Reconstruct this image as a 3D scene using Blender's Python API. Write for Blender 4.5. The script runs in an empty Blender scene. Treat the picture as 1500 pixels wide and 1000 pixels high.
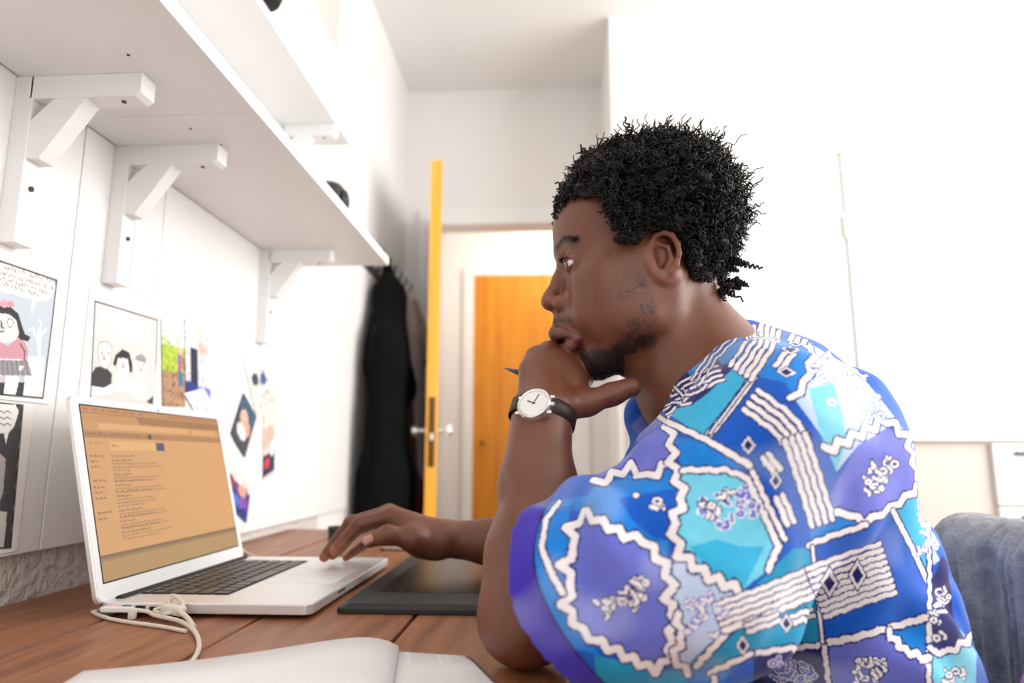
import bpy, bmesh, math, random
import numpy as np
from mathutils import Vector, Matrix
random.seed(7); rng = np.random.default_rng(11)
scene = bpy.context.scene
COL = scene.collection

# ------------------------------------------------------------------ camera
F_PX, CAM_H = 1000.0, 0.182          # focal length in pixels of a 1500x1000 frame; lens height over the desk top (z = 0)
_th = math.atan(0.17); _ps = math.atan(0.062 * math.cos(_th))
CFW = np.array([-math.sin(_ps)*math.cos(_th), math.cos(_ps)*math.cos(_th), math.sin(_th)])
CRT = np.array([math.cos(_ps), math.sin(_ps), 0.0]); CUP = np.cross(CRT, CFW)
CPOS = np.array([0.0, 0.0, CAM_H])
cam_data = bpy.data.cameras.new('camera'); cam = bpy.data.objects.new('camera', cam_data); COL.objects.link(cam)
cam.matrix_world = Matrix(((CRT[0], CUP[0], -CFW[0], 0), (CRT[1], CUP[1], -CFW[1], 0), (CRT[2], CUP[2], -CFW[2], CAM_H), (0, 0, 0, 1)))
cam_data.sensor_width = 36.0; cam_data.lens = 36.0 * F_PX / 1500.0; cam_data.clip_start = 0.02
cam_data.dof.use_dof = True; cam_data.dof.focus_distance = 0.73; cam_data.dof.aperture_fstop = 3.2
scene.camera = cam

# ------------------------------------------------------------------ world, daylight, exposure
world = bpy.data.worlds.new('overcast_sky'); scene.world = world; world.use_nodes = True
world.node_tree.nodes['Background'].inputs[0].default_value = (0.86, 0.93, 1.0, 1)
world.node_tree.nodes['Background'].inputs[1].default_value = 1.2
def area_light(name, loc, rot, sx, sy, power, col):
    l = bpy.data.lights.new(name, 'AREA'); l.shape = 'RECTANGLE'; l.size = sx; l.size_y = sy; l.energy = power; l.color = col
    o = bpy.data.objects.new(name, l); COL.objects.link(o); o.location = loc; o.rotation_euler = rot
    return o
# daylight for the right-wall window; fill lights added behind camera and in hall
area_light('window_daylight_right', (2.22, 1.0, 0.95), (0, math.radians(90), 0), 1.7, 2.6, 98, (1.0, 0.985, 0.97))
area_light('fill_behind_camera', (0.75, -1.72, 0.85), (math.radians(90), 0, 0), 2.0, 1.5, 14, (1.0, 0.985, 0.96))  # unseen fill added to lift the camera-facing side
area_light('hall_fill_light', (0.1, 3.55, 1.85), (0, 0, 0), 0.5, 0.5, 17, (1.0, 0.95, 0.88))  # unseen lamp added to brighten the hall and doorway
vs = scene.view_settings
vs.view_transform = 'Standard'; vs.look = 'None'; vs.exposure = -0.15; vs.gamma = 1.0; vs.use_curve_mapping = False

# ------------------------------------------------------------------ pixels to directions (distances come from the things touched)
def ray(px, py): return CFW + CRT*(px-750)/F_PX + CUP*(500-py)/F_PX
def onz(px, py, z): d = ray(px, py); return CPOS + d*(z-CAM_H)/d[2]
def onx(px, py, x): d = ray(px, py); return CPOS + d*x/d[0]
def ony(px, py, y): d = ray(px, py); return CPOS + d*y/d[1]

# ------------------------------------------------------------------ materials
def srgb(r, g, b):
    f = lambda c: (c/255/12.92) if c/255 <= 0.04045 else ((c/255+0.055)/1.055)**2.4
    return (f(r), f(g), f(b))
def mat(name, col=(0.8, 0.8, 0.8), rough=0.5, metal=0.0, noise=None, bump=None, attr=None, sheen=0, emit=None, sss=0, spec=None, coat=0):
    """noise=(scale, colour2, stretch xyz, detail); bump=(scale, strength, distance)"""
    m = bpy.data.materials.new(name); m.use_nodes = True
    nt = m.node_tree; N = nt.nodes; L = nt.links; b = N['Principled BSDF']
    b.inputs['Base Color'].default_value = (*col, 1); b.inputs['Roughness'].default_value = rough; b.inputs['Metallic'].default_value = metal
    if spec is not None: b.inputs['Specular IOR Level'].default_value = spec
    if sheen: b.inputs['Sheen Weight'].default_value = sheen; b.inputs['Sheen Roughness'].default_value = 0.5
    if coat: b.inputs['Coat Weight'].default_value = coat; b.inputs['Coat Roughness'].default_value = 0.1
    if sss:
        b.inputs['Subsurface Weight'].default_value = sss; b.inputs['Subsurface Radius'].default_value = (1, 0.4, 0.2); b.inputs['Subsurface Scale'].default_value = 0.004
    tc = None
    def coord(stretch=(1, 1, 1)):
        nonlocal tc
        if tc is None: tc = N.new('ShaderNodeTexCoord')
        mp = N.new('ShaderNodeMapping'); mp.inputs['Scale'].default_value = stretch; L.new(tc.outputs['Object'], mp.inputs['Vector']); return mp
    if attr:
        a = N.new('ShaderNodeAttribute'); a.attribute_name = attr; L.new(a.outputs['Color'], b.inputs['Base Color'])
    if noise:
        sc, c2, st, det = noise
        n = N.new('ShaderNodeTexNoise'); n.inputs['Scale'].default_value = sc; n.inputs['Detail'].default_value = det; n.inputs['Roughness'].default_value = 0.6
        L.new(coord(st).outputs[0], n.inputs['Vector'])
        r = N.new('ShaderNodeValToRGB'); r.color_ramp.elements[0].color = (*col, 1); r.color_ramp.elements[1].color = (*c2, 1)
        r.color_ramp.elements[0].position = 0.32; r.color_ramp.elements[1].position = 0.68
        L.new(n.outputs['Fac'], r.inputs['Fac']); L.new(r.outputs['Color'], b.inputs['Base Color'])
    if bump:
        sc, st, di = bump[:3]
        n = N.new('ShaderNodeTexNoise'); n.inputs['Scale'].default_value = sc; n.inputs['Detail'].default_value = 4
        L.new(coord(bump[3] if len(bump) > 3 else (1, 1, 1)).outputs[0], n.inputs['Vector'])
        bp = N.new('ShaderNodeBump'); bp.inputs['Strength'].default_value = st; bp.inputs['Distance'].default_value = di
        L.new(n.outputs['Fac'], bp.inputs['Height']); L.new(bp.outputs['Normal'], b.inputs['Normal'])
    if emit:
        if attr:
            L.new(a.outputs['Color'], b.inputs['Emission Color'])
            for lk in list(b.inputs['Base Color'].links): L.remove(lk)
        else: b.inputs['Emission Color'].default_value = (*col, 1)
        b.inputs['Emission Strength'].default_value = emit
    return m
M = {}
M['wall'] = mat('white_plaster', (0.86, 0.835, 0.81), 0.8, bump=(160, 0.25, 0.002))
M['rough_plaster'] = mat('rough_plaster', (0.72, 0.66, 0.62), 0.85, bump=(75, 1.0, 0.012))
M['ceiling'] = mat('ceiling_white', (0.88, 0.86, 0.84), 0.85)
M['board'] = mat('white_painted_board', (0.87, 0.86, 0.845), 0.45, noise=(5, (0.83, 0.815, 0.79), (1, 1, 0.2), 4), bump=(30, 0.1, 0.001, (1, 1, 0.2)))
M['shelf'] = mat('white_shelf_paint', (0.87, 0.865, 0.86), 0.4, bump=(40, 0.12, 0.001))
M['trim'] = mat('white_trim_paint', (0.87, 0.855, 0.83), 0.4)
M['floor'] = mat('floor_boards', srgb(150, 120, 92), 0.5, noise=(6, srgb(120, 92, 66), (8, 0.6, 1), 4))
M['orange'] = mat('varnished_orange_wood', srgb(228, 150, 20), 0.35, noise=(5, srgb(200, 118, 8), (6, 6, 0.35), 6))
M['orange_edge'] = mat('pale_orange_wood', srgb(250, 190, 70), 0.4, noise=(5, srgb(240, 165, 45), (6, 6, 0.35), 6))
M['dark_metal'] = mat('dark_metal', (0.06, 0.055, 0.05), 0.4, 0.7)
M['brass'] = mat('brown_lock_plate', srgb(110, 70, 30), 0.4, 0.6)
M['chrome'] = mat('brushed_metal', (0.75, 0.74, 0.72), 0.3, 0.9)
M['glass'] = None

# ------------------------------------------------------------------ mesh helpers
def link(o, parent=None):
    COL.objects.link(o)
    if parent is not None: o.parent = parent
    return o
def tag(o, label=None, cat=None, group=None, kind=None):
    if label: o['label'] = label
    if cat: o['category'] = cat
    if group: o['group'] = group
    if kind: o['kind'] = kind
    return o
def empty(name, loc=(0, 0, 0), rot=(0, 0, 0)):
    o = bpy.data.objects.new(name, None); COL.objects.link(o); o.location = loc; o.rotation_euler = rot; o.empty_display_size = 0.05
    return o
def mesh_obj(name, V, Fc, m, parent=None, smooth=False, cols=None):
    """V (n,3) array, Fc (k,4) or (k,3) int array or list of faces"""
    me = bpy.data.meshes.new(name)
    if isinstance(Fc, np.ndarray):
        k, w = Fc.shape
        me.vertices.add(len(V)); me.vertices.foreach_set('co', np.asarray(V, np.float32).ravel())
        me.loops.add(k*w); me.loops.foreach_set('vertex_index', Fc.astype(np.int32).ravel())
        me.polygons.add(k); me.polygons.foreach_set('loop_start', np.arange(0, k*w, w, dtype=np.int32)); me.polygons.foreach_set('loop_total', np.full(k, w, np.int32))
        me.update(calc_edges=True)
    else:
        me.from_pydata([tuple(v) for v in V], [], [tuple(f) for f in Fc]); me.update()
    if smooth: me.polygons.foreach_set('use_smooth', np.ones(len(me.polygons), bool))
    if cols is not None:
        at = me.attributes.new('Col', 'FLOAT_COLOR', 'POINT')
        c4 = np.ones((len(V), 4), np.float32); c4[:, :3] = cols; at.data.foreach_set('color', c4.ravel())
    if m is not None: me.materials.append(m)
    return link(bpy.data.objects.new(name, me), parent)
class B:
    """collects shapes in one bmesh, then builds ONE mesh object"""
    def __init__(s): s.bm = bmesh.new()
    def box(s, x0, x1, y0, y1, z0, z1, bev=0.0, seg=2, M4=None):
        r = bmesh.ops.create_cube(s.bm, size=1.0); vs_ = r['verts']
        for v in vs_:
            v.co = Vector(((x0+x1)/2+v.co.x*(x1-x0), (y0+y1)/2+v.co.y*(y1-y0), (z0+z1)/2+v.co.z*(z1-z0)))
        if bev > 0:
            es = list({e for v in vs_ for e in v.link_edges})
            rr = bmesh.ops.bevel(s.bm, geom=es, offset=bev, segments=seg, affect='EDGES', profile=0.5, clamp_overlap=True)
            vs_ = list({v for f in rr['faces'] for v in f.verts} | {v for v in vs_ if v.is_valid})
        if M4 is not None: bmesh.ops.transform(s.bm, matrix=M4, verts=[v for v in vs_ if v.is_valid])
        return s
    def tube(s, pts, r, n=8, caps=True):
        pts = [Vector(p) for p in pts]; rs = r if isinstance(r, (list, tuple)) else [r]*len(pts)
        rings = []; prev = None
        for i, p in enumerate(pts):
            t = (pts[min(i+1, len(pts)-1)]-pts[max(i-1, 0)]).normalized()
            a = prev if prev is not None else Vector((0, 0, 1)) if abs(t.z) < 0.9 else Vector((1, 0, 0))
            x = (a - t*a.dot(t)).normalized(); prev = x; y = t.cross(x)
            rings.append([s.bm.verts.new(p + (x*math.cos(2*math.pi*k/n)+y*math.sin(2*math.pi*k/n))*rs[i]) for k in range(n)])
        for a, b in zip(rings, rings[1:]):
            for k in range(n): s.bm.faces.new((a[k], a[(k+1) % n], b[(k+1) % n], b[k]))
        if caps: s.bm.faces.new(rings[0][::-1]); s.bm.faces.new(rings[-1])
        return s
    def lathe(s, prof, c=(0, 0, 0), n=24, M4=None):
        vs_ = []
        rings = []
        for (r, z) in prof:
            ring = [s.bm.verts.new((c[0]+r*math.cos(2*math.pi*k/n), c[1]+r*math.sin(2*math.pi*k/n), c[2]+z)) for k in range(n)]
            rings.append(ring); vs_ += ring
        for a, b in zip(rings, rings[1:]):
            for k in range(n): s.bm.faces.new((a[k], a[(k+1) % n], b[(k+1) % n], b[k]))
        s.bm.faces.new(rings[0][::-1]); s.bm.faces.new(rings[-1])
        if M4 is not None: bmesh.ops.transform(s.bm, matrix=M4, verts=vs_)
        return s
    def prism(s, poly, h0, h1, M4=None):
        """polygon in xy extruded h0..h1 in z"""
        a = [s.bm.verts.new((x, y, h0)) for x, y in poly]; b = [s.bm.verts.new((x, y, h1)) for x, y in poly]
        n = len(poly)
        for k in range(n): s.bm.faces.new((a[k], a[(k+1) % n], b[(k+1) % n], b[k]))
        s.bm.faces.new(a[::-1]); s.bm.faces.new(b)
        if M4 is not None: bmesh.ops.transform(s.bm, matrix=M4, verts=a+b)
        return s
    def build(s, name, m, parent=None, smooth=False, bev=0.0, seg=2, loc=None):
        bmesh.ops.recalc_face_normals(s.bm, faces=s.bm.faces[:])
        me = bpy.data.meshes.new(name); s.bm.to_mesh(me); s.bm.free()
        if smooth:
            me.polygons.foreach_set('use_smooth', np.ones(len(me.polygons), bool))
            try: me.set_sharp_from_angle(angle=math.radians(40))
            except Exception: pass
        me.materials.append(m)
        o = link(bpy.data.objects.new(name, me), parent)
        if loc is not None: o.location = loc
        if bev:
            md = o.modifiers.new('bevel', 'BEVEL'); md.width = bev; md.segments = seg; md.limit_method = 'ANGLE'
        return o
def box(name, x0, x1, y0, y1, z0, z1, m, parent=None, bev=0.0, kind=None):
    o = B().box(x0, x1, y0, y1, z0, z1, bev).build(name, m, parent)
    if kind: o['kind'] = kind
    return o
# ================================================================== the room
FL, CE = -0.74, 1.93                 # floor and ceiling, desk top is z = 0
XL, XR, YF, YB = -0.69, 2.30, -1.80, 3.03
floor = tag(B().box(XL-0.1, XR+0.1, YF-0.1, 4.4, FL-0.08, FL).build('floor', M['floor']), kind='structure')
tag(B().box(XL-0.1, XR+0.1, YF-0.1, 4.4, CE, CE+0.08).build('ceiling', M['ceiling']), kind='structure')
wl = tag(B().box(XL-0.1, XL, YF-0.1, 4.4, FL, CE).build('wall_left', M['rough_plaster']), kind='structure')
# smooth painted plaster skin of the same wall past the panelling
tag(B().box(XL-0.002, XL+0.003, 2.0, YB, FL, CE).build('plaster_skin', M['wall'], wl))
# back wall with the doorway
DX0, DX1, DZ = -0.555, 0.085, 1.255
wb = tag(B().box(XL, DX0, YB, YB+0.1, FL, CE).box(DX0, DX1, YB, YB+0.1, DZ, CE).box(DX1, 0.30, YB, YB+0.1, FL, CE).build('wall_back', M['wall']), kind='structure')
tr = tag(B().box(DX0-0.07, DX0+0.003, YB-0.018, YB+0.11, FL, DZ+0.07, 0.004).box(DX1-0.003, DX1+0.07, YB-0.018, YB+0.11, FL, DZ+0.07, 0.004)
         .box(DX0-0.002, DX1+0.002, YB-0.018, YB+0.11, DZ-0.006, DZ+0.07, 0.004)
         .box(DX0, DX0+0.012, YB+0.02, YB+0.06, FL, DZ).box(DX1-0.012, DX1, YB+0.02, YB+0.06, FL, DZ).build('trim_1', M['trim']), kind='structure')
# closet block standing forward at the right of the doorway, running to the right wall
BX, BY = 0.236, 2.51
wc = tag(B().box(BX, XR, BY, BY+0.52, FL, CE).build('wall_closet', M['wall']), kind='structure')
d3 = tag(empty('door_3', (0.0, 0, 0)), kind='structure')
box('door_leaf', 0.335, 1.085, BY-0.012, BY+0.001, FL+0.01, 1.315, M['trim'], d3, 0.003)
box('door_frame', 1.088, 1.15, BY-0.022, BY+0.001, FL, 1.38, M['trim'], d3, 0.004)
box('door_frame', 0.27, 0.332, BY-0.022, BY+0.001, FL, 1.38, M['trim'], d3, 0.004)
box('door_frame', 0.332, 1.088, BY-0.022, BY+0.001, 1.318, 1.38, M['trim'], d3, 0.004)
for hz in (0.98, -0.2): box('hinge', 1.079, 1.094, BY-0.03, BY-0.01, hz, hz+0.09, M['trim'], d3, 0.003)
# hall behind the doorway
tag(B().box(XL, 1.2, 4.15, 4.25, FL, CE).build('wall_hall', M['wall']), kind='structure')
tag(B().box(0.62, 0.70, YB+0.1, 4.15, FL, CE).build('wall_hall_right', M['wall']), kind='structure')
HX0, HX1, HZ = -0.49, 0.33, 1.305
tag(B().box(HX0-0.065, HX0, 4.125, 4.16, FL, HZ+0.065, 0.004).box(HX1, HX1+0.065, 4.125, 4.16, FL, HZ+0.065, 0.004).box(HX0, HX1, 4.125, 4.16, HZ, HZ+0.065, 0.004)
    .build('trim_2', M['trim']), kind='structure')
d2 = tag(empty('door_2', (0, 0, 0)), kind='structure')
box('door_leaf', HX0, HX1, 4.128, 4.152, FL+0.005, HZ, M['orange'], d2, 0.002)
B().tube([(HX0+0.06, 4.13, 0.27), (HX0+0.06, 4.09, 0.27)], 0.012, 12).build('door_knob', M['brass'], d2, True)
# open orange-edged door leaf, hinged on the left jamb of the doorway
d1 = tag(empty('door_1', (DX0+0.015, YB-0.02, 0)), kind='structure')
ex, ey = -0.423, 2.36
ang = math.atan2(ey-(YB-0.02), ex-(DX0+0.015)); d1.rotation_euler = (0, 0, ang); LW = math.hypot(ey-(YB-0.02), ex-(DX0+0.015))
box('door_leaf', 0.0, LW-0.006, -0.019, 0.019, FL+0.008, 1.266, M['trim'], d1, 0.001)
edge = box('edge_strip', LW-0.0065, LW, -0.0205, 0.0205, FL+0.008, 1.268, M['orange_edge'], d1)
lp = box('lock_plate', LW-0.002, LW+0.0015, -0.011, 0.011, 0.15, 0.39, M['brass'], d1, 0.001)
box('latch', LW, LW+0.008, -0.005, 0.005, 0.24, 0.265, M['chrome'], lp, 0.001)
for s in (-1, 1):
    h = B().tube([(LW-0.05, s*0.019, 0.275), (LW-0.05, s*0.05, 0.275)], 0.008, 12).lathe([(0.004, 0), (0.017, 0.004), (0.022, 0.014), (0.019, 0.024), (0.006, 0.028)], n=16,
        M4=Matrix.Translation((LW-0.05, s*0.045, 0.275)) @ Matrix.Rotation(-s*math.pi/2, 4, 'X')).build('door_knob', M['chrome'], d1, True)
# right wall with its window; wall behind camera, window added there for fill
WY0, WY1, WZ0, WZ1 = -0.35, 2.35, 0.05, 1.83
wr = tag(B().box(XR, XR+0.12, YF, WY0, FL, CE).box(XR, XR+0.12, WY1, YB+0.1, FL, CE).box(XR, XR+0.12, WY0, WY1, FL, WZ0).box(XR, XR+0.12, WY0, WY1, WZ1, CE).build('wall_right', M['wall']), kind='structure')
VX0, VX1, VZ0, VZ1 = -0.3, 1.8, 0.05, 1.65
wf = tag(B().box(XL, VX0, YF-0.12, YF, FL, CE).box(VX1, XR, YF-0.12, YF, FL, CE).box(VX0, VX1, YF-0.12, YF, FL, VZ0).box(VX0, VX1, YF-0.12, YF, VZ1, CE).build('wall_front', M['wall']), kind='structure')
gm = bpy.data.materials.new('window_glass'); gm.use_nodes = True; nt = gm.node_tree
nt.nodes.remove(nt.nodes['Principled BSDF'])
t_ = nt.nodes.new('ShaderNodeBsdfTransparent'); g_ = nt.nodes.new('ShaderNodeBsdfGlossy'); g_.inputs['Roughness'].default_value = 0.02; mx = nt.nodes.new('ShaderNodeMixShader'); mx.inputs[0].default_value = 0.06
nt.links.new(t_.outputs[0], mx.inputs[1]); nt.links.new(g_.outputs[0], mx.inputs[2]); nt.links.new(mx.outputs[0], nt.nodes['Material Output'].inputs[0]); M['glass'] = gm
w1 = tag(empty('window_1', (XR+0.06, 0, 0)), kind='structure')
for (a, b, c, d) in [(WY0, WY1, WZ0, WZ0+0.06), (WY0, WY1, WZ1-0.06, WZ1), (WY0, WY0+0.06, WZ0, WZ1), (WY1-0.06, WY1, WZ0, WZ1), ((WY0+WY1)/2-0.035, (WY0+WY1)/2+0.035, WZ0, WZ1)]:
    box('window_frame', -0.03, 0.03, a, b, c, d, M['trim'], w1)
for a, b in ((WY0+0.05, (WY0+WY1)/2-0.03), ((WY0+WY1)/2+0.03, WY1-0.05)): box('pane', -0.003, 0.003, a, b, WZ0+0.05, WZ1-0.05, M['glass'], w1)
w2 = tag(empty('fill_window', (0, YF-0.06, 0)), kind='structure')  # unseen window, added to go with the fill light
for (a, b, c, d) in [(VX0, VX1, VZ0, VZ0+0.06), (VX0, VX1, VZ1-0.06, VZ1), (VX0, VX0+0.06, VZ0, VZ1), (VX1-0.06, VX1, VZ0, VZ1)]:
    box('window_frame', a, b, -0.03, 0.03, c, d, M['trim'], w2)
box('pane', VX0+0.05, VX1-0.05, -0.003, 0.003, VZ0+0.05, VZ1-0.05, M['glass'], w2)
# white boards screwed on the left wall behind the shelves
PT = XL+0.015                          # face of the panelling
for y0, y1 in ((0.2, 0.543), (0.545, 0.888), (0.89, 1.097), (1.099, 1.482), (1.484, 1.86), (1.862, 2.235)):
    box('board', XL-0.001, PT, y0, y1, 0.062 if y0 < 1.09 else 0.02, 1.45, M['board'], wl, 0.0015)

# ================================================================== desk
M['desk'] = mat('oiled_desk_wood', srgb(166, 108, 72), 0.42, noise=(7, srgb(118, 72, 44), (9, 0.8, 9), 7), bump=(26, 0.25, 0.0015, (9, 0.8, 9)))
desk = tag(empty('desk', (-0.3, 0.9, FL)), 'long brown wooden plank desk with dark joints against the wall', 'desk')
DY0, DY1 = 0.05, 1.785
for a, b in ((-0.688, -0.5185), (-0.5145, -0.3435), (-0.3395, -0.167), (-0.163, 0.008), (0.012, 0.125)):
    o = box('plank', a, b, DY0, DY1, -0.03, 0.0, M['desk'], None, 0.003)
    o.parent = desk; o.matrix_parent_inverse = Matrix.Translation((0.3, -0.9, -FL))
for lx in (-0.66, 0.06):
    for ly in (DY0+0.08, DY1-0.08):
        o = box('leg', lx-0.03, lx+0.03, ly-0.03, ly+0.03, FL, -0.03, M['desk'], None, 0.003); o.parent = desk; o.matrix_parent_inverse = Matrix.Translation((0.3, -0.9, -FL))
for a in (-0.66, 0.06):
    o = box('rail', a-0.015, a+0.015, DY0+0.1, DY1-0.1, -0.11, -0.03, M['desk'], None, 0.002); o.parent = desk; o.matrix_parent_inverse = Matrix.Translation((0.3, -0.9, -FL))

# ================================================================== shelves
def bracket(parent, y, zt, arm, post):
    """post on the wall, arm under the shelf, diagonal brace; y = camera-side face"""
    w = 0.03
    br = B().box(PT, PT+0.024, y, y+w, zt-post, zt, 0.001).build('bracket', M['shelf'], parent)
    x1 = PT+arm
    B().prism([(PT+0.02, zt), (x1, zt), (x1, zt-0.026), (x1-0.008, zt-0.031), (PT+0.02, zt-0.031)], 0, w, M4=Matrix.Translation((0, y+w, 0)) @ Matrix.Rotation(math.pi/2, 4, 'X')).build('arm', M['shelf'], br, bev=0.001)
    a, b = (PT+0.024, zt-0.098), (PT+0.085, zt-0.03)
    B().prism([(a[0]-0.004, a[1]-0.012), (a[0]-0.004, a[1]+0.035), (b[0]-0.028, b[1]+0.004), (b[0]+0.012, b[1]+0.004), (a[0]+0.016, a[1]-0.012)], 0.002, w-0.002,
              M4=Matrix.Translation((0, y+w, 0)) @ Matrix.Rotation(math.pi/2, 4, 'X')).build('brace', M['shelf'], br)
    for (sx, sz) in ((PT+0.0245, zt-0.145),):
        B().tube([(sx-0.001, y+0.015, sz), (sx+0.002, y+0.015, sz)], 0.0035, 10).build('screw', M['dark_metal'], br, True)
    B().tube([(x1-0.03, y+0.014, zt-0.0325), (x1-0.03, y+0.014, zt-0.030)], 0.003, 10).build('screw', M['dark_metal'], br, True)
    return br
sh = tag(empty('wall_shelf', (0, 0, 0)), 'long white lower wall shelf of two boards on wooden brackets', 'shelf')
ZS = 0.658
box('shelf_board', PT+0.003, -0.411, 0.25, 0.8655, ZS, ZS+0.02, M['shelf'], sh, 0.001)
box('shelf_board', PT+0.003, -0.411, 0.8665, 1.638, ZS, ZS+0.02, M['shelf'], sh, 0.001)
for y in (0.757, 0.954, 1.49): bracket(sh, y, ZS, 0.165, 0.218)
for (x, y) in ((-0.505, 0.72), (-0.528, 0.905), (-0.51, 0.96)): B().tube([(x, y, ZS-0.0008), (x, y, ZS+0.001)], 0.002, 8).build('screw', M['dark_metal'], sh)
su = tag(empty('wall_shelf', (0, 0, 0)), 'narrow white upper wall shelf close to the ceiling', 'shelf')
ZU = 0.985
box('shelf_board', PT+0.003, -0.522, 0.45, 1.64, ZU, ZU+0.02, M['shelf'], su, 0.001)
for y in (0.62, 1.52): bracket(su, y, ZU, 0.15, 0.2)
M['black_plastic'] = mat('black_plastic', (0.02, 0.021, 0.023), 0.28, bump=(200, 0.05, 0.0005))
M['black_mesh'] = mat('black_speaker_cloth', (0.015, 0.015, 0.017), 0.8, bump=(600, 0.4, 0.001))
def speaker(loc, s, label):
    t = tag(empty('loudspeaker', loc), label, 'loudspeaker', 'black loudspeakers on the wall shelves')
    B().lathe([(0.030*s, 0), (0.035*s, 0.004*s), (0.043*s, 0.03*s), (0.045*s, 0.055*s), (0.041*s, 0.078*s), (0.03*s, 0.092*s), (0.012*s, 0.098*s)], n=28).build('housing', M['black_plastic'], t, True)
    B().lathe([(0.004*s, 0), (0.024*s, 0.002*s), (0.028*s, 0.006*s), (0.024*s, 0.01*s), (0.006*s, 0.008*s)], n=24, M4=Matrix.Translation((0.036*s, 0, 0.05*s)) @ Matrix.Rotation(math.pi/2, 4, 'Y')).build('driver', M['black_mesh'], t, True)
    B().lathe([(0.03*s, 0), (0.033*s, -0.003*s), (0.03*s, -0.005*s)], (0, 0, 0.003*s), n=24).build('foot', M['black_mesh'], t, True)
    return t
speaker((-0.475, 1.36, ZS+0.022), 0.84, 'black rounded loudspeaker on the lower shelf near its free end')
speaker((-0.529, 1.10, ZU+0.0225), 1.0, 'black loudspeaker overhanging the front of the upper shelf')
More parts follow.
